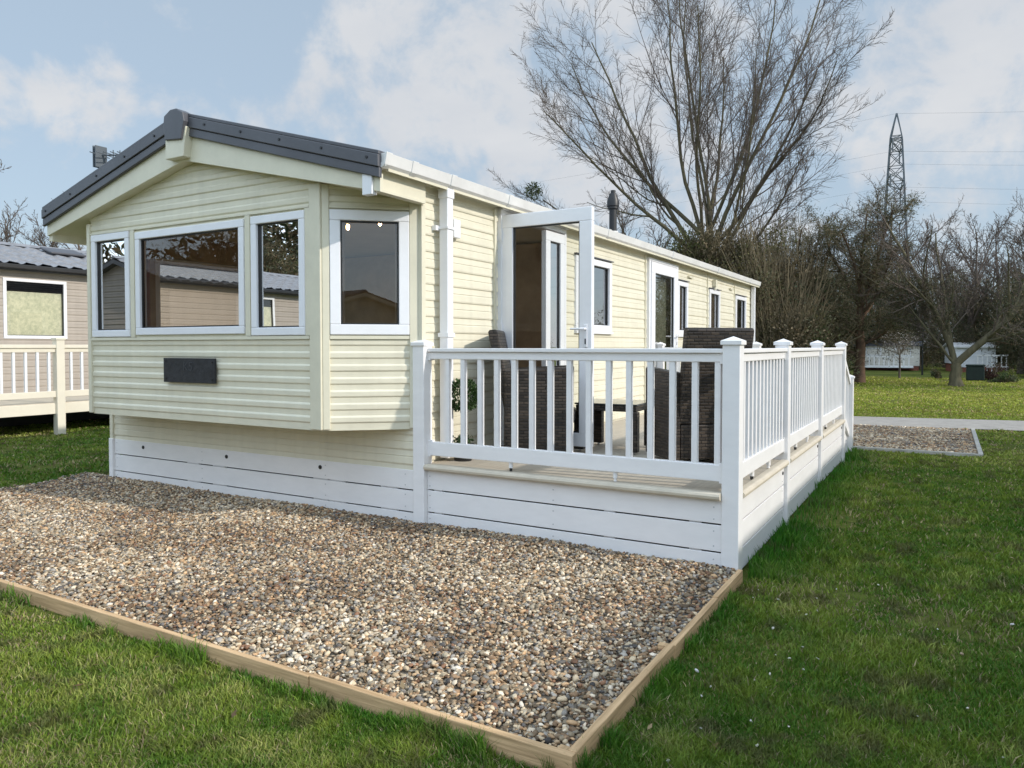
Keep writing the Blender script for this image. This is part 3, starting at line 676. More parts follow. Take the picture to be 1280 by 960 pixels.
# eave side panels, gutters
mb = MB(); mb.box(-2.575, -2.545, -.58, .0, 2.735, 2.93); mb.box(-2.60, -2.53, -.58, -.02, 2.715, 2.734); mb.build('eave_panel', M['cream_trim'], car)
mb = MB(); mb.box(-2.66, -2.565, -.64, -.58, 2.69, 2.85); mb.build('eave_end', M['upvc'], car, bevel=.004)
mb = MB(); mb.box(-7.03, -6.97, -.60, YE, 2.66, 2.93); mb.build('eave_panel', M['cream_trim'], car)
gpoly = [(-2.555, 2.985), (-2.555, 2.915), (-2.535, 2.888), (-2.47, 2.885), (-2.448, 2.905), (-2.43, 2.985), (-2.442, 2.985), (-2.457, 2.912), (-2.545, 2.905), (-2.545, 2.985)]
mb = MB().prism(gpoly, -.62, YE+.2); g_ = mb.build('gutter', M['gutter'], car)
mb = MB()
for y in (-.60, -.28, .25, 1.2, 3.6, 6.1, 8.7, 11.3): mb.prism([(-2.56, 2.975), (-2.56, 2.91), (-2.54, 2.88), (-2.47, 2.877), (-2.44, 2.90), (-2.42, 2.988), (-2.44, 2.99), (-2.46, 2.915), (-2.545, 2.91), (-2.55, 2.975)], y-.035, y+.035)
mb.box(-2.55, -2.44, -.628, -.62, 2.885, 2.985)
mb.build('gutter_joint', M['gutter'], g_, bevel=.003)
mb = MB().prism([(-x-2*4.78 if False else 2*(-4.775)-x, z) for x, z in gpoly], -.62, YE+.2); mb.build('gutter', M['gutter'], car)
mb = MB(); mb.box(-2.56, -2.475, .21, .295, .6, 2.885); mb.box(-2.568, -2.467, .202, .303, 2.80, 2.88); dp = mb.build('downpipe', M['upvc'], car, bevel=.006)
mb = MB(); mb.box(-2.60, -2.465, .198, .307, 2.54, 2.56); mb.box(-2.6, -2.56, .16, .345, 2.53, 2.57); mb.box(-2.57, -2.465, .20, .305, 1.63, 1.665); mb.build('bracket', M['upvc'], dp)
mb = MB(); mb.box(-2.58, -2.50, YE-.12, YE-.04, .5, 2.87); mb.build('downpipe', M['upvc'], car, bevel=.005)
# flue
fz = rt(-3.6)
mb = MB(); mb.tube([(-3.6, 6.5, fz-.03), (-3.6, 6.5, fz+.16)], [.10, .085], 16); mb.build('flue_base', M['gutter'], car, smooth=True)
mb = MB(); mb.tube([(-3.6, 6.5, fz+.1), (-3.6, 6.5, fz+.52), (-3.6, 6.5, fz+.525), (-3.6, 6.5, fz+.56), (-3.6, 6.5, fz+.57), (-3.6, 6.5, fz+.66), (-3.6, 6.5, fz+.78), (-3.6, 6.5, fz+.785), (-3.6, 6.5, fz+.83)], [.062,.062,.088,.088,.10,.098,.055,.04,.04], 20); mb.build('flue', M['black'], car, smooth=True)
# name plate
pl = empty('x'); bpy.data.objects.remove(pl)
mb = MB(); mb.box(-5.215, -4.485, -.545, -.525, 1.215, 1.442); np_ = mb.build('name_plate', M['slate'], car, bevel=.003); np_['label'] = 'black slate name plate with faint engraved characters'
mb = MB()
for x in (-5.18, -4.52):
    for z in (1.25, 1.41): mb.tube([(x, -.544, z), (x, -.551, z)], .009, 8)
mb.build('screw', M['black'], np_)
tx = bpy.data.curves.new('engraving', 'FONT'); tx.body = 'K5'; tx.size = .12; tx.extrude = .0015; tx.align_x = 'CENTER'
to = bpy.data.objects.new('engraving', tx); C.objects.link(to); to.rotation_euler = (R(90), 0, 0); to.location = (-4.86, -.5465, 1.325)
bpy.context.view_layer.update()
me = bpy.data.meshes.new_from_object(to.evaluated_get(bpy.context.evaluated_depsgraph_get())); mo = bpy.data.objects.new('engraving', me); C.objects.link(mo)
mo.rotation_euler = to.rotation_euler; mo.location = to.location; bpy.data.objects.remove(to); me.materials.clear(); me.materials.append(M['engrave']); mo.parent = np_
# interior
mb = MB(); mb.box(XL+.08, XR-.08, .25, YE-.1, .55, .60); mb.prism([(-6.85,0.1),(-6.40,-.42),(-3.27,-.42),(-2.76,0.05)], .89, .95, 'z'); inn = mb.build('interior_floor', M['inwall'], car)
mb = MB(); mb.box(XL+.08, XR-.08, 3.4, 3.45, .6, 2.86); siding(mb, (XL+.06,0,0), (0,1,0), (1,0,0), .1, YE, .6, 2.9, LW, 5, [(0,0),(1,0)], 0); mb.build('interior_wall', M['inwall'], car)
mb = MB(); mb.box(XL+.08, XR-.03, -.0, YE-.1, 2.89, 2.92); mb.box(-6.3, -3.3, -.44, .0, 2.80, 2.83); mb.build('ceiling', M['cream_trim'], car)
mb = MB()
for y0, y1 in ((5.0, 5.05), (7.6, 7.65), (9.8, 9.85)): mb.box(XL+.1, XR-.1, y0, y1, .6, 2.86)
mb.box(-4.6, -4.55, 3.45, YE-.1, .6, 2.86)
mb.build('interior_wall', M['curtain'], car)
def curtain(O, U, Nn, u0, u1, z0, z1, mm='curtain', folds=6):
    mb = MB(); O, U, Nn = Vector(O), Vector(U), Vector(Nn); n = folds*4; vs = []; fs = []
    for k in range(n+1):
        u = u0+(u1-u0)*k/n; d_ = -.07+.018*math.sin(k*math.pi/2)
        for z in (z0, z1): vs.append(tuple(O+U*u+Nn*d_+Vector((0,0,z))))
    for k in range(n): fs.append((2*k, 2*k+2, 2*k+3, 2*k+1))
    mb.add(vs, fs).build('curtain', M[mm], car, smooth=True)
F0_ = ((0,YB,0), (1,0,0), (0,-1,0))
curtain(*F0_, -6.36, -6.28, 1.68, 2.64, 'curtain', 3); curtain(*F0_, -5.84, -5.58, 1.68, 2.64, 'sofa', 3); curtain(*F0_, -4.24, -3.98, 1.68, 2.64, 'curtain', 4); curtain(*F0_, -3.5, -3.41, 1.68, 2.64, 'sofa', 3)
curtain(BA, BU, BN, .14, .19, 1.68, 2.6, 'curtain', 2); curtain(BA, BU, BN, .60, .66, 1.68, 2.6, 'curtain', 2)
curtain(OW, (0,1,0), (1,0,0), 8.7, 9.3, 1.8, 2.55, 'curtain', 7); curtain(OW, (0,1,0), (1,0,0), 6.83, 7.25, 1.8, 2.55, 'curtain', 7)
curtain(OW, (0,1,0), (1,0,0), 5.62, 6.48, .8, 2.62, 'net', 10)
mb = MB(); mb.box(-6.3, -3.4, -.34, .15, .96, 1.38); mb.box(-6.3, -3.4, -.40, -.30, 1.38, 1.68); mb.build('sofa', M['sofa'], car, bevel=.03)
mb = MB()
for (x, y, z) in ((-4.23, .8, 2.79), (-4.17, .84, 2.775), (-3.71, .8, 2.775)): mb.tube([(x, y, z+.03), (x, y, z+.01), (x, y, z-.02), (x, y, z-.03)], [.01, .017, .015, .004], 8)
lm = mb.build('ceiling_lamp', M['lamp'], car, smooth=True)
mb = MB()
for (x, y) in ((-4.2, .82), (-3.71, .8)): mb.tube([(x, y, 2.89), (x, y, 2.82)], .02, 8)
mb.build('lamp_mount', M['chrome'], lm)

# ------------------------------------------------------------------ deck
dk = empty('raised_deck', (0, 0, 0)); tag(dk, 'white plastic raised deck with balustrade along the side of the cream caravan', 'deck')
mb = MB(); y = .02
while y < 5.86: mb.box(-2.58, -.03, y, y+.142, .545, .572); y += .147
# boards run across; with beaded edge
fl = mb.build('deck_floor', M['deckfloor'], dk, bevel=.003)
def nose(mb, a, c, fixed, axis):
    pr = [(0, .525), (.018, .528), (.03, .540), (.033, .556), (.026, .570), (.010, .577), (-.03, .577), (-.03, .525)]
    if axis == 'x': mb.prism([(fixed-p, z) for p, z in pr], a, c, 'x')
    else: mb.prism([(fixed+p, z) for p, z in pr], a, c, 'y')
mb = MB(); nose(mb, -2.545, -.116, -.012, 'x'); 
for a, c in ((.116,1.74),(1.86,3.72),(3.84,5.84)): nose(mb, a, c, -.02, 'y')
mb.build('nosing', M['nosing'], dk)
Zb = [.02, .178, .366, .532]
mb = MB(); skirt_boards(mb, (0,.012,0), (1,0,0), (0,-1,0), -2.544, -.116, Zb); s1 = mb.build('skirt_board', M['white'], dk, bevel=.003)
mb = MB()
for a, c in ((.116,1.74),(1.86,3.72),(3.84,5.84)): skirt_boards(mb, (-.03,0,0), (0,1,0), (1,0,0), a, c, Zb)
s2 = mb.build('skirt_board', M['white'], dk, bevel=.003)
mb = MB()
for x in (-2.45, -.93, -.3): mb.box(x-.04, x+.04, .034, .06, .02, .52)
for y in (.3, 1.2, 1.62, 2.0, 2.8, 3.6, 3.95, 4.9, 5.7): mb.box(-.10, -.052, y-.08, y+.08, .02, .52)
mb.build('batten', M['white'], dk)
mb = MB(); mb.box(-2.5, -.15, .10, .12, 0, .52); mb.box(-.14, -.125, .12, 5.8, 0, .52); mb.build('underdeck_shadow_board', M['black'], dk)  # black sheets behind the board gaps, standing in for underdeck shade
def post(x, y, z1, w=.115, z0=-.02, name='post'):
    p = MB().box(x, x+w, y, y+w, z0, z1-.04).build(name, M['white'], dk, bevel=.005)
    o = .012; cx, cy = x+w/2, y+w/2; h = w/2+o
    mb = MB(); mb.box(cx-h, cx+h, cy-h, cy+h, z1-.045, z1-.018)
    mb.add([(cx-h,cy-h,z1-.018),(cx+h,cy-h,z1-.018),(cx+h,cy+h,z1-.018),(cx-h,cy+h,z1-.018),(cx,cy,z1+.012)], [(0,1,4),(1,2,4),(2,3,4),(3,0,4)])
    mb.build('post_cap', M['white'], p, bevel=.003)
    return p
post(-.115, 0, 1.605)['label'] = 'tall white corner post'
p2 = post(-2.66, -.035, 1.60)
for y in (1.745, 3.725, 5.845): post(-.115, y, 1.605)
post(-1.21, 5.79, 1.605)
post(-2.60, 5.79, 1.605, .1, .5)
post(-.115, 6.86, 1.13); post(-1.21, 6.86, 1.13)
def balustrade(O, U, Nn, L_, n, balx=None):
    """O = start between posts on the outer line"""
    O, U, Nn = Vector(O), Vector(U), Vector(Nn)
    mb = MB(); frame_box(mb, O, U, Nn, 0, L_, 1.505, 1.535, -.105, -.01); frame_box(mb, O, U, Nn, .0, L_, 1.445, 1.504, -.085, -.03); mb.build('top_rail', M['white'], dk, bevel=.005)
    mb = MB(); frame_box(mb, O, U, Nn, 0, L_, .645, .758, -.085, -.03); mb.build('bottom_rail', M['white'], dk, bevel=.005)
    mb = MB()
    for e in (0, L_-.022): frame_box(mb, O, U, Nn, e, e+.022, 1.435, 1.51, -.088, -.027); frame_box(mb, O, U, Nn, e, e+.018, .635, .77, -.088, -.027)
    mb.build('rail_bracket', M['white'], dk)
    us = balx if balx else [(k+.5)*L_/n for k in range(n)]
    for u in us:
        frame_box(MB(), O, U, Nn, u-.02, u+.02, .757, 1.446, -.079, -.036).build('baluster', M['white'], dk, bevel=.003)
    for f in (.32, .68):
        u = L_*f; q = O+U*u-Nn*.058
        mb = MB(); mb.tube([(q.x, q.y, .575), (q.x, q.y, .60)], .012, 8); fo = mb.build('rail_foot', M['black'] if f < .5 else M['white'], dk)
        MB().tube([(q.x, q.y, .60), (q.x, q.y, .648)], .017, 10).build('foot_collar', M['white'], fo)
bx = [-2.363,-2.21,-2.047,-1.891,-1.733,-1.576,-1.418,-1.258,-1.10,-.943,-.787,-.627,-.469,-.311,-.155]
balustrade((-2.545, 0, 0), (1,0,0), (0,-1,0), 2.43, 15, [b_+2.545 for b_ in bx])
balustrade((0, .115, 0), (0,1,0), (1,0,0), 1.63, 13); balustrade((0, 1.86, 0), (0,1,0), (1,0,0), 1.865, 15); balustrade((0, 3.84, 0), (0,1,0), (1,0,0), 2.005, 16)
balustrade((-2.5, 5.86, 0), (1,0,0), (0,1,0), 1.29, 8)
mb = MB()
for y in (1.70, 3.68, 5.80): mb.tube([(-.029, y-.03, .47), (-.022, y-.03, .47)], .014, 10)
mb.build('bolt', M['black'], dk)
mb = MB()
for x in (-2.50, -.16, -1.36):
    for z in (.06, .13, .22, .32, .40, .48): mb.tube([(x, -.0125+.0, z), (x, -.0155, z)], .0055, 6)
for y in (.16, 1.66, 1.94, 3.66, 3.92, 5.76):
    for z in (.06, .13, .22, .32, .40, .48): mb.tube([(-.0305, y, z), (-.027, y, z)], .0055, 6)
M['screwcap'] = mat('grey screw cap', (.50,.50,.50), .5, .4)
mb.build('screw_cap', M['screwcap'], dk)['kind'] = 'stuff'
mb = MB()
for x in (-6.8, -5.35, -3.65, -2.74):
    for z in (.06, .12, .21, .31, .39, .48): mb.tube([(x, -.0345, z), (x, -.037, z)], .0055, 6)
mb.build('screw_cap', M['screwcap'], sk)['kind'] = 'stuff'
# steps
for k in range(3):
    z = .43-k*.143; MB().box(-1.09, -.12, 5.96+k*.28, 5.96+(k+1)*.28+.03, z-.03, z).build('step', M['nosing'], dk, bevel=.006)
    MB().box(-1.09, -.12, 5.97+k*.28, 5.985+k*.28, z+.001, z+.112).build('riser', M['white'], dk)
for x in (-.10, -1.19):
    mb = MB(); mb.prism([(5.96, 1.42), (6.86, 1.0), (6.86, 1.07), (5.96, 1.50)], x, x+.07, 'x'); mb.build('stair_rail', M['white'], dk, bevel=.004)
    mb = MB(); mb.prism([(5.96, .60), (6.86, .24), (6.86, .34), (5.96, .72)], x, x+.06, 'x'); mb.build('stair_rail', M['white'], dk, bevel=.004)
    for k in range(5):
        y = 6.07+k*.17; z1 = 1.43-(y-5.96)*.467; z0 = .71-(y-5.96)*.42
        MB().box(x+.012, x+.05, y-.019, y+.019, z0, z1).build('baluster', M['white'], dk)
    mb = MB()
    for z in (0, .18, .36):
        mb.box(x+.005, x+.025, 5.965, 6.85, z+.01, z+.165)
    mb.build('stair_panel', M['white'], dk, bevel=.003)

# ------------------------------------------------------------------ garden furniture
def chair(name, loc, rz, label, seat_h=.40):
    """recliner facing local +x; floor at z=0"""
    t = empty(name, loc, rz); tag(t, label, 'chair', 'rattan armchairs on the deck')
    MB().box(-.30, .30, -.27, .27, .30, seat_h).build('seat', M['rattan'], t, bevel=.015)
    # leaning back: slab from (-.30,.36) to (-.46,1.12)
    pr = [(-.24, .34), (-.31, .34), (-.47, 1.105), (-.455, 1.125), (-.40, 1.13), (-.385, 1.11)]
    MB().prism(pr, -.29, .29).build('backrest', M['rattan'], t, bevel=.012)
    for s in (-1, 1):
        y0, y1 = (.275, .345) if s > 0 else (-.345, -.275)
        mb = MB(); mb.prism([(-.32, .04), (.27, .04), (.28, .79), (.25, .80), (-.32, .77)], y0, y1)
        a = mb.build('arm_panel', M['rattan'], t, bevel=.014)
        mb = MB(); 
        for x in (-.28, .24): mb.tube([(x, (y0+y1)/2, 0), (x, (y0+y1)/2, .045)], .014, 8)
        mb.build('foot', M['chrome'], a)
    MB().box(.20, .26, -.274, .274, .06, .30).build('front_panel', M['rattan'], t, bevel=.01)
    MB().box(-.32, -.26, -.274, .274, .06, .34).build('rear_panel', M['rattan'], t, bevel=.01)
    return t
chair('rattan_chair', (-2.05, 1.12, .572), R(24), 'dark brown rattan armchair nearest the open door, its high back seen edge on')
chair('rattan_chair', (-.70, 1.37, .572), R(132), 'dark brown rattan armchair behind the corner post, its high back turned to the viewer')
t = empty('rattan_table', (-1.55, 1.65, .572), R(4)); tag(t, 'small dark rattan table with a smoked glass top between the two armchairs', 'table')
MB().box(-.30, .30, -.30, .30, .44, .455).build('table_top', M['tableglass'], t, bevel=.004)
MB().box(-.29, .29, -.29, .29, .385, .437).build('apron', M['rattan'], t, bevel=.006)
for x in (-.26, .26):
    for y in (-.26, .26):
        l = MB().box(x-.045, x+.045, y-.04, y+.04, .02, .384).build('leg', M['rattan'], t, bevel=.006)
        MB().tube([(x, y, 0), (x, y, .022)], .012, 8).build('foot', M['chrome'], l)

# ------------------------------------------------------------------ foliage & trees
def leaves(P, Nrm, size, cols, rngs=(.6,1.3), aspect=.5):
    n = len(P); s = size*rng.uniform(*rngs, n)
    d = rng.normal(0, 1, (n, 3)); d /= np.linalg.norm(d, axis=1)[:, None]
    if Nrm is not None: d = d*.6+Nrm*.7; d /= np.linalg.norm(d, axis=1)[:, None]
    e = np.cross(d, rng.normal(0, 1, (n, 3))); e /= np.linalg.norm(e, axis=1)[:, None]+1e-9
    V = np.stack([P, P+d*s[:,None]*.5+e*(s*aspect*.5)[:,None], P+d*s[:,None], P+d*s[:,None]*.5-e*(s*aspect*.5)[:,None]], 1).reshape(-1, 3)
    o = np.arange(n)*4; F = np.stack([o, o+1, o+2, o+3], 1)
    return V, F, np.repeat(cols, 4, 0)
def topiary():
    t = empty('topiary_tree'); tag(t, 'small ball topiary tree in a pot on the deck near the downpipe', 'plant')
    mb = MB(); mb.tube([(0,0,0), (0,0,.14), (0,0,.145), (0,0,.13)], [.075,.10,.085,.08], 16); mb.build('pot', M['black'], t, smooth=True)
    mb = MB(); mb.tube([(0,0,.1), (.012,.01,.22), (-.008,-.006,.32), (.006,0,.46)], [.012,.011,.012,.009], 7); mb.tube([(.012,0,.1), (-.012,.01,.22), (.012,.006,.32), (0,0,.46)], [.009,.009,.009,.008], 7); mb.build('stem', M['bark'], t, smooth=True)
    n = 2600; d = rng.normal(0, 1, (n, 3)); d /= np.linalg.norm(d, axis=1)[:, None]; r = .132*rng.uniform(.75, 1.06, n)
    P = d*r[:, None]+np.array([0, 0, .56]); c = np.array([.035,.075,.018])*rng.uniform(.5, 1.6, (n, 1))
    V, F, c = leaves(P, d, .026, c); np_mesh('foliage', V, F, M['leaf'], parent=t, col=c)
    n = 260; P = np.clip(rng.normal(0, 1, (n, 3)), -1.8, 1.8)*np.array([.035,.035,.02])+np.array([0, 0, .16]); V, F, c = leaves(P, None, .04, np.array([.04,.07,.025])*rng.uniform(.6, 1.5, (n, 1))); np_mesh('underplanting', V, F, M['leaf'], parent=t, col=c)
    return t
tp = topiary(); tp.location = (-2.41, .34, .572)

class Tree:
    """vectorless branch generator; collects segments for limbs and twigs"""
    def __init__(s, seed): s.r = np.random.default_rng(seed); s.big = []; s.twig = []; s.tips = []
    def grow(s, p, d, L_, rad, lvl, spec):
        sp = spec[lvl]; n = sp['n']; pts = [p.copy()]; rr = [rad]; d = d/np.linalg.norm(d)
        for i in range(n):
            d = d + s.r.normal(0, sp['wob'], 3) + np.array([0, 0, sp['up']])
            d /= np.linalg.norm(d); p = p + d*L_/n; pts.append(p.copy()); rr.append(rad*(1-(i+1)/n*(1-sp['taper'])))
        (s.big if rad > spec[0].get('cut', .05) else s.twig).append((np.array(pts), np.array(rr)))
        if lvl+1 >= len(spec):
            s.tips.append((pts[-1], d)); return
        nx = spec[lvl+1]; k = nx['num']
        k = max(1, int(round(k*s.r.uniform(.75, 1.25))))
        for j in range(k):
            t = nx['t0']+(1-nx['t0'])*(j+s.r.uniform(0, 1))/k; f = t*n; i = min(int(f), n-1); q = pts[i]+(pts[i+1]-pts[i])*(f-i)
            dd = pts[i+1]-pts[i]; dd = dd/np.linalg.norm(dd)
            a = R(nx['ang'])*s.r.uniform(.65, 1.3); ax = np.cross(dd, s.r.normal(0, 1, 3)); ax /= np.linalg.norm(ax)
            nd = dd*math.cos(a)+ax*math.sin(a)
            ln = L_*nx['len']*s.r.uniform(.65, 1.2)*(1-.45*t if nx.get('shrink', True) else 1)
            r0 = min(rr[i]*.75, rr[i]*nx['rad']*s.r.uniform(.8, 1.15))
            s.grow(q, nd, ln, max(r0, nx.get('rmin', .006)), lvl+1, spec)
def tubes_np(items, sides):
    Vs = []; Fs = []; off = 0
    by = {}
    for pts, rr in items: by.setdefault(len(pts), []).append((pts, rr))
    for n, lst in by.items():
        P = np.stack([a for a, _ in lst]); Rr = np.stack([b for _, b in lst]); m_ = len(lst)
        D = np.gradient(P, axis=1); D /= np.linalg.norm(D, axis=2)[..., None]+1e-9
        ref = np.where(np.abs(D[..., 2:3]) > .9, np.array([1., 0, 0]), np.array([0, 0, 1.])); ref[:] = ref[:, :1]
        A = np.cross(D, ref); A /= np.linalg.norm(A, axis=2)[..., None]+1e-9; B = np.cross(D, A)
        th = np.arange(sides)*2*np.pi/sides
        V = P[:, :, None]+Rr[:, :, None, None]*(A[:, :, None]*np.cos(th)[None, None, :, None]+B[:, :, None]*np.sin(th)[None, None, :, None])
        V = V.reshape(-1, 3)
        b0 = (np.arange(m_)*n*sides)[:, None, None]; i = (np.arange(n-1)*sides)[None, :, None]; k = np.arange(sides)[None, None]
        k2 = (np.arange(sides)+1) % sides; k2 = k2[None, None]
        F = np.stack([b0+i+k, b0+i+k2, b0+i+sides+k2, b0+i+sides+k], -1).reshape(-1, 4)
        Vs.append(V); Fs.append(F+off); off += len(V)
    return np.concatenate(Vs), np.concatenate(Fs)
def make_tree(name, loc, seed, spec, H, r0, bark='bark', forks=None, twigbark=None, foliage=None, label='', cat='tree', group=None, lean=(0,0)):
    """forks: list of (z, azimuth deg, angle from vertical deg, length, radius) big stems from trunk"""
    t = empty(name, loc); tag(t, label, cat, group); T = Tree(seed)
    z = 0; pts = np.array([(lean[0]*k/4, lean[1]*k/4, H*k/4) for k in range(5)])+np.concatenate([[[0,0,0]], T.r.normal(0, .04*r0*4, (4, 3))*np.array([1,1,0])])
    rr = r0*np.array([1.35, 1.0, .93, .88, .8]); T.big.append((pts, rr))
    for (f, az, an, ln, rd_) in forks:
        q = pts[0]*(1-f)+pts[-1]*f if f <= 1 else pts[-1]
        i = min(int(f*4), 3); q = pts[i]+(pts[i+1]-pts[i])*min(1, f*4-i)
        d = np.array([math.sin(R(an))*math.cos(R(az)), math.sin(R(an))*math.sin(R(az)), math.cos(R(an))])
        T.grow(q, d, ln, rd_, 0, spec)
    V, F = tubes_np(T.big, 8); np_mesh('trunk', V, F, M[bark], parent=t, smooth=True)
    cr = None
    if T.twig:
        V, F = tubes_np(T.twig, 3); cr = np_mesh('crown', V, F, M[twigbark or bark], parent=t)
    if foliage:
        P = np.array([a for a, _ in T.tips]); P = P[P[:, 2] < foliage.get('zmax', 99)]; n = foliage['n']; sel = T.r.integers(0, len(P), n)
        Q = P[sel]+T.r.normal(0, foliage['spread'], (n, 3)); 
        c = np.array(foliage['cols'])[T.r.integers(0, len(foliage['cols']), len(P))][sel]*T.r.uniform(.6, 1.45, (n, 1))
        V, F, c = leaves(Q, None, foliage['size'], c, aspect=foliage.get('aspect', .5)); np_mesh('foliage', V, F, M['leaf'], parent=t, col=c)
    return t
def copy_tree(o, parent=None):
    c = o.copy(); C.objects.link(c)
    if parent: c.parent = parent
    for ch in list(o.children): copy_tree(ch, c)
    return c

# the big many-stemmed bare tree
bigspec = [dict(n=12, wob=.065, up=.05, taper=.22, cut=.04),
           dict(num=12, t0=.16, ang=27, len=.50, rad=.46, n=7, wob=.08, up=.045, taper=.3, rmin=.015),
           dict(num=11, t0=.1, ang=34, len=.46, rad=.5, n=5, wob=.11, up=.05, taper=.35, rmin=.0095),
           dict(num=10, t0=.1, ang=38, len=.42, rad=.6, n=3, wob=.12, up=.03, taper=.5, rmin=.0075)]
fk = []
for k, (az, an, ln) in enumerate([(182,66,9.5),(200,56,10.0),(178,45,11.5),(190,31,12.5),(180,17,13.5),(30,4,14.5),(10,14,13.5),(350,25,11.5),(5,36,10),(20,48,8.5),(355,60,6.5),(260,30,10.5),(100,32,10.5),(330,45,8.5),(270,10,12)]):
    fk.append((.66+.34*((k*7) % 5)/4, az, an, ln, .105-.002*k+.02*(k % 3 == 0)))
make_tree('bare_tree', (-8.0, 28, 0), 11, bigspec, 6.3, .40, 'barkg', fk, 'bark', label='huge bare many-stemmed tree fanning out above the caravan roof')
def ivy_bush(name, loc, size, n, cols, leaf, label, seed=1, clumps=26, cat='shrub', stems=True, sticks=900, group=None):
    t = empty(name, loc); tag(t, label, cat, group); r_ = np.random.default_rng(seed)
    cen = r_.normal(0, 1, (clumps, 3)); cen /= np.linalg.norm(cen, axis=1)[:, None]; cen *= r_.uniform(.3, .85, (clumps, 1)); cen[:, 2] = np.abs(cen[:, 2])*1.1-.05
    cen = cen*np.array(size)*np.array([1, 1, 1]); cr = r_.uniform(.16, .34, clumps)*min(size[0], size[2])
    ci = r_.integers(0, clumps, n); d = r_.normal(0, 1, (n, 3)); d /= np.linalg.norm(d, axis=1)[:, None]
    P = cen[ci]+d*(cr[ci]*r_.uniform(.25, 1.15, n))[:, None]; P[:, 2] = np.maximum(P[:, 2], .02)
    c = np.array(cols)[r_.integers(0, len(cols), clumps)][ci]*r_.uniform(.55, 1.5, (n, 1))
    V, F, c = leaves(P, d, leaf, c); np_mesh('foliage', V, F, M['leaf'], parent=t, col=c)
    if stems:
        it = []
        for k in range(sticks):
            a = r_.uniform(0, 2*np.pi); q = np.array([r_.normal(0, .15)*size[0], r_.normal(0, .15)*size[1], 0.]); e = cen[r_.integers(0, clumps)]*r_.uniform(.7, 1.25)+r_.normal(0, .12, 3)*np.array(size)
            s_ = q+(e-q)*r_.uniform(0, .5); mid = (s_+e)/2+r_.normal(0, .06, 3)*np.array(size)
            it.append((np.array([s_, mid, e]), np.array([.02, .014, .006])*r_.uniform(.5, 1.6)))
        V, F = tubes_np(it, 3); np_mesh('stem', V, F, M['twig'], parent=t)
    return t
OL = [(.085,.09,.028), (.11,.10,.038), (.06,.075,.028), (.13,.11,.045)]
DK = [(.035,.05,.02), (.05,.062,.026), (.07,.072,.03)]
BR = [(.13,.095,.052), (.10,.08,.042), (.085,.08,.036), (.16,.125,.07)]
ivy_bush('ivy_clump', (-8.0, 26.8, 3.8), (3.6, 1.8, 4.0), 22000, OL+BR, .12, 'olive ivy clump wrapped round the fork of the huge bare tree', 3, clumps=34, sticks=3000)
ivy_bush('thicket', (-5.0, 27.0, 0), (3.4, 2.4, 7.4), 22000, OL+DK+BR, .12, 'tall tangled brown and olive thicket just behind the far roof end', 4, clumps=50, sticks=5000)
pinespec = [dict(n=7, wob=.12, up=.05, taper=.35, cut=.03),
            dict(num=13, t0=.1, ang=48, len=.52, rad=.45, n=5, wob=.18, up=.02, taper=.3, rmin=.016),
            dict(num=9, t0=.1, ang=45, len=.5, rad=.5, n=4, wob=.22, up=.0, taper=.4, rmin=.011),
            dict(num=6, t0=.1, ang=50, len=.55, rad=.6, n=3, wob=.24, up=-.03, taper=.5, rmin=.008)]
make_tree('pine_tree', (-2.05, 30, 0), 21, pinespec, 3.2, .2, 'barkr', [(.35,170,70,3.2,.07),(.5,20,68,2.6,.06),(.6,240,60,3.0,.07),(.75,185,52,3.6,.08),(.8,60,50,3,.07),(.9,350,48,3.0,.07),(1,190,30,4.2,.08),(1,0,22,4.2,.09),(1,90,20,4,.08),(1,280,35,3.6,.07)], 'twig',
          dict(n=30000, size=.13, spread=.12, aspect=.16, cols=OL+DK+BR), label='shaggy olive evergreen with a reddish trunk beyond the deck steps')
make_tree('pine_tree', (-4.4, 31, 0), 22, pinespec, 3.0, .2, 'barkr', [(.3,170,72,3.0,.07),(.4,0,72,2.8,.07),(.55,300,60,3,.07),(.7,200,55,3.2,.07),(.85,100,50,3,.07),(.95,20,45,3.0,.07),(1,190,35,3.6,.08),(1,10,20,3.8,.09),(1,90,25,3.6,.08),(1,250,15,4,.08)], 'twig',
          dict(n=26000, size=.13, spread=.13, aspect=.16, cols=DK+BR+OL), label='dark tangled evergreen between the roof end and the reddish trunked pine')
# forked tree on the lawn
fspec = [dict(n=8, wob=.09, up=.06, taper=.3, cut=.04),
         dict(num=13, t0=.18, ang=42, len=.55, rad=.5, n=6, wob=.11, up=.03, taper=.3, rmin=.016),
         dict(num=9, t0=.1, ang=40, len=.5, rad=.5, n=4, wob=.14, up=.02, taper=.4, rmin=.01),
         dict(num=6, t0=.1, ang=42, len=.5, rad=.6, n=3, wob=.16, up=.01, taper=.5, rmin=.0075)]
ft = make_tree('forked_tree', (1.5, 28.6, 0), 31, fspec, .85, .22, 'barkg', [(1,190,12,6.2,.12),(1,20,40,5.8,.15),(1,90,18,5.6,.08),(1,200,34,3.6,.06)], 'bark', dict(n=15000, size=.12, spread=.16, aspect=.16, zmax=4.3, cols=DK+BR), label='low forked bare tree standing alone on the far lawn')
# blossom sapling
sspec = [dict(n=4, wob=.08, up=.05, taper=.3, cut=.02), dict(num=7, t0=.1, ang=40, len=.6, rad=.5, n=3, wob=.1, up=.0, taper=.4, rmin=.008), dict(num=5, t0=.1, ang=40, len=.5, rad=.6, n=2, wob=.1, up=0, taper=.5, rmin=.006)]
make_tree('sapling', (-.78, 35.6, 0), 41, sspec, 1.1, .045, 'bark', [(1,k*60,45 if k % 2 else 25,1.0,.02) for k in range(6)], 'bark', dict(n=900, size=.05, spread=.15, aspect=.9, cols=[(.5,.46,.42),(.35,.3,.26)]), label='slim young tree with a round crown of pale blossom on the far lawn')
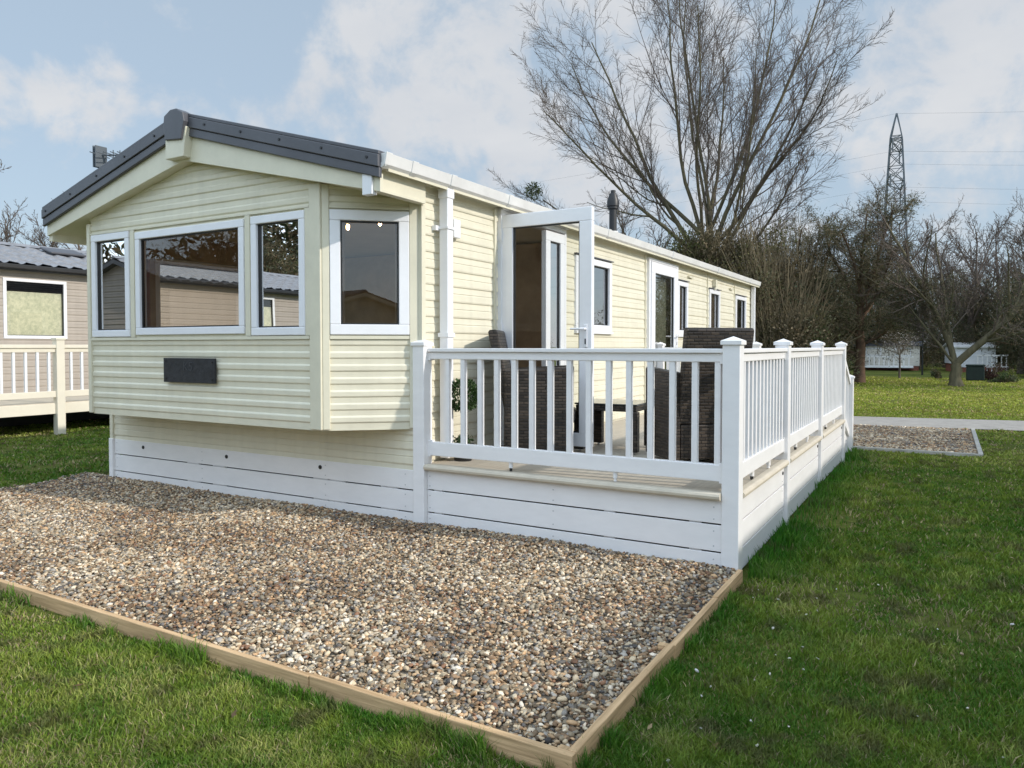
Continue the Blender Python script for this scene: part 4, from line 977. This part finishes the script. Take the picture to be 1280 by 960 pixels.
# general bare trees (two shared shapes)
gspec = [dict(n=8, wob=.06, up=.03, taper=.2, cut=.05),
         dict(num=12, t0=.12, ang=38, len=.48, rad=.5, n=5, wob=.09, up=.06, taper=.3, rmin=.024),
         dict(num=8, t0=.1, ang=36, len=.5, rad=.5, n=4, wob=.1, up=.05, taper=.4, rmin=.017),
         dict(num=5, t0=.1, ang=38, len=.5, rad=.6, n=3, wob=.12, up=.03, taper=.5, rmin=.013)]
A1 = make_tree('bare_tree', (-2.6, 50, 0), 51, gspec, 4.2, .26, 'bark', [(1,0,8,7.0,.15),(1,150,30,5.8,.12),(1,30,34,5.6,.12),(.85,260,40,5,.1),(.8,80,42,5,.1)], 'bark', label='tall bare tree whose twigs cross the lower half of the pylon')
A2 = make_tree('bare_tree', (4.3, 52, 0), 52, gspec, 2.6, .25, 'bark', [(1,20,22,7.0,.14),(1,190,26,6.4,.13),(1,100,10,7.0,.12),(.9,0,50,5.6,.1),(.8,170,52,5,.1)], 'bark', label='spreading bare tree just right of the pylon with fan shaped crown')
def place(src, loc, rz, s, label, group=None):
    c = copy_tree(src); c.location = loc; c.rotation_euler = (0, 0, rz); c.scale = (s, s, s); c['label'] = label
    if group: c['group'] = group
    elif 'group' in c: del c['group']
    return c
place(A1, (7.6, 54, 0), 1.2, .92, 'bare tree at the right edge of the picture behind the hedge')
place(A2, (1.2, 58, 0), 2.4, .9, 'slender bare tree in the gap between pylon and fan shaped crown')
place(A2, (-7.2, 44, 0), .6, .95, 'bare tree rising behind the dark evergreen beside the huge tree')
place(A1, (-13.4, 33, 0), 3.0, .8, 'small bare tree left of the huge tree, behind the black flue')
ivy_bush('conifer_tree', (-14.4, 24, 0), (1.7, 1.5, 9.9), 14000, OL, .12, 'tip of a green conifer just over the roof left of the open door', 61, 34, 'tree', True, 60)
# trees beyond the left neighbour
for i, (x, y, s, rz, src, lab) in enumerate([(-30,7.5,.78,0,A1,'bare tree farthest left above the grey tiled roof'),(-30,10.5,.70,1.3,A2,'bare tree second from the left above the grey tiled roof'),(-31,13.6,.66,2.2,A1,'low bare tree over the skylight of the grey tiled roof'),(-30,16.0,.60,4.2,A2,'bare tree tucked under the left eave of the cream caravan')]):
    place(src, (x, y, 0), rz, s, lab, 'bare trees behind the grey tiled roof')
# woodland trunks behind the far lawn
kinds = ['slim trunked', 'leaning', 'thick stemmed', 'pale barked']
cnt = 0
for i, (x, y, s) in enumerate([(-24,70,1.1),(-19,66,1.0),(-14,72,1.1),(-10,64,.85),(-8.5,70,.95),(-6.5,58,.75),(-5.0,66,.8),(-3.4,72,.9),(-1.6,62,.72),(.2,70,.8),(2.4,64,.68),(4.2,72,.78),(6.0,62,.62),(8.2,70,.75),(10.5,64,.7),(13,72,.9)]):
    c = place(A1 if i % 2 else A2, (x, y, 0), i*1.7, s, 'bare winter tree in the woodland row beyond the far caravans', 'bare trees of the far woodland row')
# shaded woodland undergrowth (one mass)
n = 60000; X = rng.uniform(-34, 22, n); Y = rng.uniform(56, 78, n)
top = 2.2+4.8*fbm(X, Y*.3, .16, 4)*np.where(X < -4, 1.05, np.where(X < 4, .62, 1.0)); Zt = rng.random(n)**1.2*top
cols = np.array(BR+DK)[rng.integers(0, 7, n)]*rng.uniform(.4, 1.2, (n, 1))
V, F, c = leaves(np.stack([X, Y, Zt], 1), None, .42, cols, aspect=.16)
tag(np_mesh('woodland', V, F, M['leaf'], col=c), 'brown and dark green far-off undergrowth closing the view behind the lawn', 'woodland', kind='stuff')
# pine trees far right & between
DKT = make_tree('conifer_tree', (6.4, 41, 0), 71, pinespec, 2.2, .22, 'barkr', [(.3,k*51,74,3.4,.07) for k in range(7)]+[(.9,k*60,48,3.2,.07) for k in range(6)]+[(1,90,12,3.2,.08)], 'barkg', dict(n=24000, size=.2, spread=.32, aspect=.18, cols=DK+BR), label='dark drooping conifer at the right edge behind the red brown hedge')
place(DKT, (3.2, 51, 0), 1.0, .95, 'dark conifer standing right behind the forked tree')
place(DKT, (6.2, 47, 0), 2.6, 1.0, 'dark conifer between the fan shaped bare tree and the conifer at the right edge')
place(A2, (2.3, 49.5, 0), 5.1, .92, 'upright bare tree whose crown rises straight above the forked tree')
place(A1, (4.9, 46, 0), 4.4, .84, 'bare tree with a narrow crown just behind the storage box')
place(A2, (-.6, 53, 0), 3.3, .86, 'bare tree standing directly below the pylon')
place(DKT, (-1.7, 55, 0), 2.0, .8, 'dark conifer behind the blossom sapling, left of the lamp post tree')
place(DKT, (-5.2, 50, 0), 3.0, 1.15, 'tall dark conifer above the far white decked caravan')
place(DKT, (-12, 46, 0), 4.0, 1.1, 'dark conifer hidden mostly by the huge bare tree')
place(DKT, (9.8, 49, 0), 5.0, 1.3, 'dark conifer mass farthest right of the picture')
# hedges and shrubs on the far lawn
ivy_bush('hedge', (3.0, 35.2, 0), (1.1, .7, .85), 5000, [(.10,.035,.028), (.07,.03,.022), (.05,.03,.02)], .07, 'low red brown hedge behind the lone forked tree', 81, 18, 'hedge', True, 120)
ivy_bush('shrub', (3.55, 33.6, 0), (.55, .5, .8), 1500, [(.12,.15,.03), (.20,.22,.06)], .08, 'yellow green leafy shrub at the right edge of the lawn', 82, 10, 'shrub', True, 60)
ivy_bush('shrub', (3.2, 33.0, 0), (.8, .5, .45), 1500, [(.06,.09,.03), (.09,.11,.05)], .07, 'low grey green bush in front of the red brown hedge', 83, 10, 'shrub', True, 60)
ivy_bush('shrub', (.75, 36.5, 0), (.35, .35, .6), 900, [(.06,.07,.03), (.09,.08,.04)], .07, 'small upright shrub left of the lone forked tree', 84, 8, 'shrub', True, 50)
mb = MB(); mb.box(-.40, .30, -.3, .3, .02, .66); t = mb.build('storage_box', M['binbrown'], None, bevel=.03); t.location = (2.35, 34.6, 0); tag(t, 'dark green garden storage box beside the red brown hedge', 'storage box')
MB().prism([(-.44, .665), (.34, .665), (.31, .73), (-.41, .73)], -.34, .34).build('lid', M['binbrown'], t, bevel=.01)
mb = MB(); mb.tube([(0,0,0), (0,0,2.6)], [.05,.035], 10); t = mb.build('lamp_post', M['black'], None); t.location = (.05, 41, 0); tag(t, 'slim dark lamp post on the far lawn between sapling and forked tree', 'lamp post')
mb = MB(); mb.tube([(0,0,2.6), (0,0,2.62), (0,0,2.8), (0,0,2.86)], [.05,.09,.11,.02], 10); mb.build('lantern', M['black'], t)

# ------------------------------------------------------------------ other caravans
def other_caravan(label, x0, x1, y0, y1, rx, rz, sl, mm, tile, face, wins, zw0=.5, rot=0, loc=(0,0), gable_win=None):
    """simple but complete static caravan; face=+1: windows on +x wall"""
    t = empty('neighbour_caravan', (0,0,0)); tag(t, label, 'caravan')
    r2 = lambda x: rz-sl*abs(x-rx)
    ov = .18
    ops = [(w[0]+.01, w[1]-.01, w[2]+.01, w[3]-.01) for w in wins]
    for X_, nx in ((x0, -1), (x1, 1)):
        mb = MB(); siding(mb, (X_,0,0), (0,1,0), (nx,0,0), y0, y1, zw0, r2(X_)-.06, ops if nx == face else (), .13, PROF_B, .5); mb.build('long_wall', mm, t, merge=True)
    for Y_, ny in ((y0, -1), (y1, 1)):
        mb = MB(); siding(mb, (0,Y_,0), (1,0,0), (0,ny,0), lambda z: max(x0, rx-(rz-.06-z)/sl), lambda z: min(x1, rx+(rz-.06-z)/sl), zw0, rz-.06, (gable_win or ()) if ny < 0 else (), .13, PROF_B, .5); mb.build('end_wall', mm, t, merge=True)
    MB().box(x0+.05, x1-.05, y0+.05, y1-.05, .02, zw0).build('skirting', M['black'] if mm is M['tan'] else M['brick'] , t)
    roof(t, x0-ov, x1+ov, rx, rz, sl, y0-ov, y1+ov, tile, per=.3, amp=.03, step=.3)
    MB().prism([(x0-ov+.02, r2(x0-ov)-.12), (rx, rz-.12), (x1+ov-.02, r2(x1+ov)-.12), (x1+ov-.02, r2(x1+ov)-.02), (rx, rz-.02), (x0-ov+.02, r2(x0-ov)-.02)], y0-ov, y1+ov).build('roof_deck', M['charcoal'] if mm is M['tan'] else M['cream_trim'], t)
    MB().prism([(rx-.12, rz+.0), (rx, rz+.07), (rx+.12, rz+.0)], y0-ov, y1+ov).build('ridge_tile', tile, t)
    X_ = x1 if face > 0 else x0
    for w in wins:
        window(t, (X_,0,0), (0,1,0), (face,0,0), *w, fw=.06, glass=M['glass'])
        mb = MB(); d_ = .045
        mb.add([(X_-face*d_, w[0], w[2]), (X_-face*d_, w[1], w[2]), (X_-face*d_, w[1], w[3]-.25), (X_-face*d_, w[0], w[3]-.25)], [(0,1,2,3)]); mb.build('curtain', M['net'], t)
    if gable_win:
        for w in gable_win: window(t, (0,y0,0), (1,0,0), (0,-1,0), *w, fw=.06)
    MB().box(x0+.1, x1-.1, y0+.3, y1-.3, zw0, zw0+.05).build('interior_floor', M['inwall'], t)
    for X_, s in ((x0-ov, -1), (x1+ov, 1)):
        MB().box(min(X_, X_+s*.1), max(X_, X_+s*.1), y0-ov, y1+ov, r2(X_)-.09, r2(X_)-.01).build('gutter', M['black'] if mm is M['tan'] else M['gutter'], t, bevel=.01)
    return t
nb = other_caravan('taupe clad caravan with a grey tiled roof at the left edge', -17.7, -14.3, -4, 10, -16, 3.68, .30, M['tan'], M['greytile'], 1, [(2.38,3.56,1.70,2.86), (4.9,5.5,1.7,2.86), (-1.6,.6,.7,2.8)])
for o in list(nb.children):
    pass
mb = MB(); mb.prism([(4.0, 0), (4.75, 0), (4.75, .05), (4.0, .05)], 0, .5, 'x')
sk_ = mb.build('roof_light', M['charcoal'], nb, bevel=.02); sk_.location = (-15.75, -.2, 3.68-.30*.25+.05); sk_.rotation_euler = (0, R(16.7), 0)
# aerial on the neighbour's roof
mb = MB(); mb.tube([(-16.3, 5.5, 3.4), (-16.3, 5.5, 6.22)], .03, 8); ae = mb.build('tv_aerial', M['steelgrey'], nb)
mb = MB(); mb.tube([(-16.3, 5.5, 6.1), (-15.2, 5.9, 6.05)], .018, 6)
for k in range(7):
    q = Vector((-16.3, 5.5, 6.1))+(Vector((1.1, .4, -.05)))*(k/6.5); mb.tube([q+Vector((-.1,.3,.0)), q-Vector((-.1,.3,.0))], .012, 5); mb.tube([q+Vector((0,0,.14-.01*k)), q-Vector((0,0,.14-.01*k))], .012, 5)
mb.box(-16.36, -16.33, 5.36, 5.64, 5.8, 6.3); mb.box(-16.27, -16.24, 5.36, 5.64, 5.8, 6.3); mb.build('aerial_rods', M['steelgrey'], ae)
# neighbour's deck
nd = empty('neighbour_deck', (-12.3, 2.3, 0)); nd.location = (0,0,0); tag(nd, 'ivory raised deck with white spindles beside the taupe caravan', 'deck')
MB().box(-14.3, -12.32, -5, 9.5, .52, .56).build('deck_floor', M['nosing'], nd)
MB().box(-12.33, -12.30, -5, 9.5, .37, .55).build('fascia_board', M['ivory'], nd, bevel=.004)
for y in (-1.6, .35, 2.25, 4.2, 6.15, 8.1):
    p = MB().box(-12.38, -12.24, y, y+.14, -.02, 1.66).build('post', M['ivory'], nd, bevel=.006)
    MB().box(-12.395, -12.225, y-.015, y+.155, 1.662, 1.70).build('post_cap', M['ivory'], p, bevel=.008)
for y in (-1.46, .49, 2.39, 4.34, 6.29):
    MB().box(-12.36, -12.26, y, y+1.81, 1.52, 1.58).build('top_rail', M['ivory'], nd, bevel=.006); MB().box(-12.34, -12.28, y, y+1.81, .66, .77).build('bottom_rail', M['ivory'], nd, bevel=.006)
    MB().box(-12.335, -12.285, y, y+1.81, 1.45, 1.518).build('top_rail', M['ivory'], nd, bevel=.006)
    for k in range(9):
        if y > 5: continue
        u = y+.14+k*.19; MB().box(-12.33, -12.29, u-.02, u+.02, .771, 1.449).build('baluster', M['upvc'], nd)
# the caravan off to the right, that shades the lawn
other_caravan('cream caravan standing to the right of the lawn, out of view', 5.2, 9.2, -4.5, 11.2, 7.2, 3.55, .26, M['pale'], M['tile'], -1, [(1,2.2,1.6,2.6),(4,5.4,1.6,2.6),(8,9.2,1.6,2.6)])
# caravans behind the photographer, seen reflected in the bay windows
other_caravan('taupe caravan with grey tiles behind the viewer, mirrored in the bay windows', -17.5, -13.8, -17, -6.5, -15.6, 3.6, .30, M['tan'], M['greytile'], 1, [(-9.5,-8.3,1.65,2.8),(-13.8,-12.6,1.65,2.8)])
bc = other_caravan('cream caravan behind the viewer, mirrored in the angled bay pane', 5.0, 9.2, -24, -12, 7.1, 3.1, .24, M['cream'], M['tile'], -1, [(-16,-14.6,1.6,2.5),(-21,-19,1.6,2.5)])
for i, (x, y, s) in enumerate([(-14,-30,.9),(-9,-28,.8),(-4,-32,1.0),(1,-36,.7),(-23,-16,.9),(-26,-8,.8),(-22,-26,1.1)]):
    place(DKT if i != 3 else A2, (x, y, 0), i*1.3, s*1.15, 'tree of the row behind the viewer, seen only mirrored in the windows', 'trees behind the viewer')
for i, (x, y, s) in enumerate([(38,12,.6),(15.5,29.5,1.0),(24,33,.9),(34,40,.9),(22,44,.8),(44,2,.6),(16,32,.5),(50,26,.9)]):  # unseen trees, some added to cast shadow bands on the far lawn
    place(A1 if i % 2 else DKT, (x, y, 0), i*1.3, s, 'tree of the row off to the right, out of view, set for lawn shadow and window reflections', 'trees off to the right')

n = 48000; X = rng.uniform(-100, 0, n); Y = rng.uniform(-38, -30, n)+np.clip(-40-X, 0, 60)*.35; Zt = rng.random(n)*(6+7*fbm(X, Y*.3, .12, 3))*np.clip((2-X)/12, .12, 1)
V, F, c = leaves(np.stack([X, Y, Zt], 1), None, .9, np.array(BR+DK)[rng.integers(0, 7, n)]*rng.uniform(.5, 1.3, (n, 1)), aspect=.3)
tag(np_mesh('woodland', V, F, M['leaf'], col=c), 'dark tree belt behind the viewer, seen only mirrored in the bay windows', 'woodland', kind='stuff')
# far caravans
def far_caravan(label, loc, rz, L_, W_, H_, mm, tile, deck=True):
    t = empty('far_caravan', loc, rz); tag(t, label, 'caravan')
    mb = MB(); siding(mb, (0,0,0), (1,0,0), (0,-1,0), 0, L_, .3, H_, [], .15, PROF_B, .5); siding(mb, (0,0,0), (0,1,0), (-1,0,0), 0, W_, .5, H_, [], .15, PROF_B, .5); siding(mb, (L_,0,0), (0,1,0), (1,0,0), 0, W_, .5, H_, [], .15, PROF_B, .5)
    mb.build('wall', mm, t)
    MB().box(.05, L_-.05, .04, W_, 0, .5).build('skirting', M['brick'], t)
    MB().prism([(-.15, H_), (W_/2, H_+.5), (W_+.15, H_), (W_/2, H_+.56), ], -.15, L_+.15, 'x') if False else None
    MB().prism([(-.15, H_-.03), (W_/2, H_+.22), (W_+.15, H_-.03), (W_+.15, H_+.05), (W_/2, H_+.30), (-.15, H_+.05)], -.15, L_+.15, 'x').build('roof', tile, t)
    k = .6
    while k+1.0 < L_:
        window(t, (0,0,0), (1,0,0), (0,-1,0), k, k+.9, .95, 1.45, fw=.05); k += 1.7
    if deck:
        MB().box(.2, L_*.9, -1.4, -.01, .26, .3).build('deck_floor', M['white'], t)
        MB().box(.2, L_*.9, -1.42, -1.37, .2, .258).build('deck_fascia', M['white'], t)
        MB().box(.2, L_*.9, -1.43, -1.35, .86, .92).build('deck_rail', M['white'], t)
        n_ = int(L_*.7/.22)
        for j in range(n_): MB().box(.25+j*.28, .31+j*.28, -1.41, -1.37, .3, .86).build('baluster', M['white'], t)
    return t
far_caravan('far pale caravan with white railed deck seen beyond the blossom sapling', (-4.0, 49, 0), R(3), 3.7, 3, 1.6, M['pale'], M['tile'])
far_caravan('small far white caravan seen through the fork of the lone tree', (1.5, 47.2, 0), R(8), 2.2, 3, 1.5, M['upvc'], M['gutter'], False)
wr = empty('picket_rail', (3.3, 45.5, 0)); tag(wr, 'short white railing beside the small far white caravan', 'railing')
MB().box(-.6, .9, 0, .06, 1.0, 1.07).build('rail', M['white'], wr)
MB().box(-.6, .9, 0.005, .055, .35, .42).build('rail', M['white'], wr)
for k in range(7): MB().box(-.6+k*.23, -.55+k*.23, .01, .05, 0, .999).build('picket', M['white'], wr)

# ------------------------------------------------------------------ pylon and cables
PX, PY = -7.35, 150
py_ = empty('pylon', (PX, PY, 0)); tag(py_, 'tall steel lattice pylon rising above the bare trees on the right', 'pylon')
def hw(z): # half width
    return 3.1-(3.1-.95)*min(z, 40)/40 if z <= 40 else max(.05, .95*(44.4-z)/4.4)
mb = MB(); lv = [0, 6, 11.5, 16.5, 21, 25, 28.6, 31.8, 34.6, 37.2, 39.6, 40.2, 44.4]
cr = lambda z, s: [Vector((hw(z)*a, hw(z)*b_, z)) for a, b_ in ((-1,-1),(1,-1),(1,1),(-1,1))]
for a, c in zip(lv, lv[1:]):
    A_, B_ = cr(a, 0), cr(c, 0)
    for k in range(4): mb.tube([A_[k], B_[k]], .15, 4, False)
mb.build('leg_frame', M['steelgrey'], py_)
mb = MB()
for a, c in zip(lv[:-1], lv[1:]):
    A_, B_ = cr(a, 0), cr(c, 0)
    for k in range(4):
        mb.tube([A_[k], B_[(k+1) % 4]], .07, 3, False); mb.tube([A_[(k+1) % 4], B_[k]], .07, 3, False); mb.tube([B_[k], B_[(k+1) % 4]], .08, 3, False)
mb.build('lattice', M['steelgrey'], py_)
arms = [(38.5, 4.5), (31.8, 6.5), (25.0, 5.5)]
fwd = Vector((.05, 1, 0)).normalized()
for z, ln in arms:
    mb = MB()
    for s in (-1, 1):
        tip = fwd*s*(hw(z)+ln)+Vector((0,0,z))
        for q in cr(z, 0)+cr(z+1.6, 0):
            if q.dot(fwd)*s > 0: mb.tube([q, tip], .09, 4, False)
        mb.tube([tip, tip-Vector((0,0,2.2))], .12, 6)
    mb.build('cross_arm', M['steelgrey'], py_)
for z, ln in arms+[(44.4, 0)]:
    for s in ((-1, 1) if ln else (1,)):
        base = Vector((PX, PY, z-2.2 if ln else z))+fwd*s*(hw(min(z, 40))+ln if ln else 0)
        mb = MB()
        for sd_ in (-1, 1):
            pts = []
            for k in range(13):
                u = k/12*170; sag = -16*((u/170)*2-(u/170)**2)*.6; pts.append(base+Vector((sd_*u*.98, sd_*u*.12, sag)))
            mb.tube(pts, .014, 4, False)
        o = mb.build('power_cable', M['steelgrey']); 
        tag(o, 'thin power cable strung from the lattice pylon', 'power cable', 'power cables of the pylon')

# ------------------------------------------------------------------ one mesh per piece
def explode(o):
    me = o.data; n = len(me.vertices); par = list(range(n))
    def find(a):
        while par[a] != a: par[a] = par[par[a]]; a = par[a]
        return a
    for e in me.edges:
        a, b_ = find(e.vertices[0]), find(e.vertices[1])
        if a != b_: par[a] = b_
    groups = {}
    for p in me.polygons: groups.setdefault(find(p.vertices[0]), []).append(p)
    if len(groups) < 2: return
    first = True
    for g_, ps in groups.items():
        ids = sorted({v for p in ps for v in p.vertices}); mp = {v: i for i, v in enumerate(ids)}
        nm = bpy.data.meshes.new(me.name); nm.from_pydata([me.vertices[v].co[:] for v in ids], [], [[mp[v] for v in p.vertices] for p in ps]); nm.update()
        for m_ in me.materials: nm.materials.append(m_)
        if first: o.data = nm; first = False
        else:
            c = o.copy(); c.data = nm; C.objects.link(c)
SPLIT = {'mullion_trim','corner_trim','gutter_joint','batten','vent_hole','screw','bolt','ceiling_lamp','lamp_mount','rail_bracket','cover_strip','window_rail','door_hinge','vent_strip','interior_wall','foot','underdeck_shadow_board','bracket','handle','handle_plate','stair_panel','skirting'}
for o in list(C.objects):
    if o.type == 'MESH' and o.parent and o.name.split('.')[0] in SPLIT: explode(o)
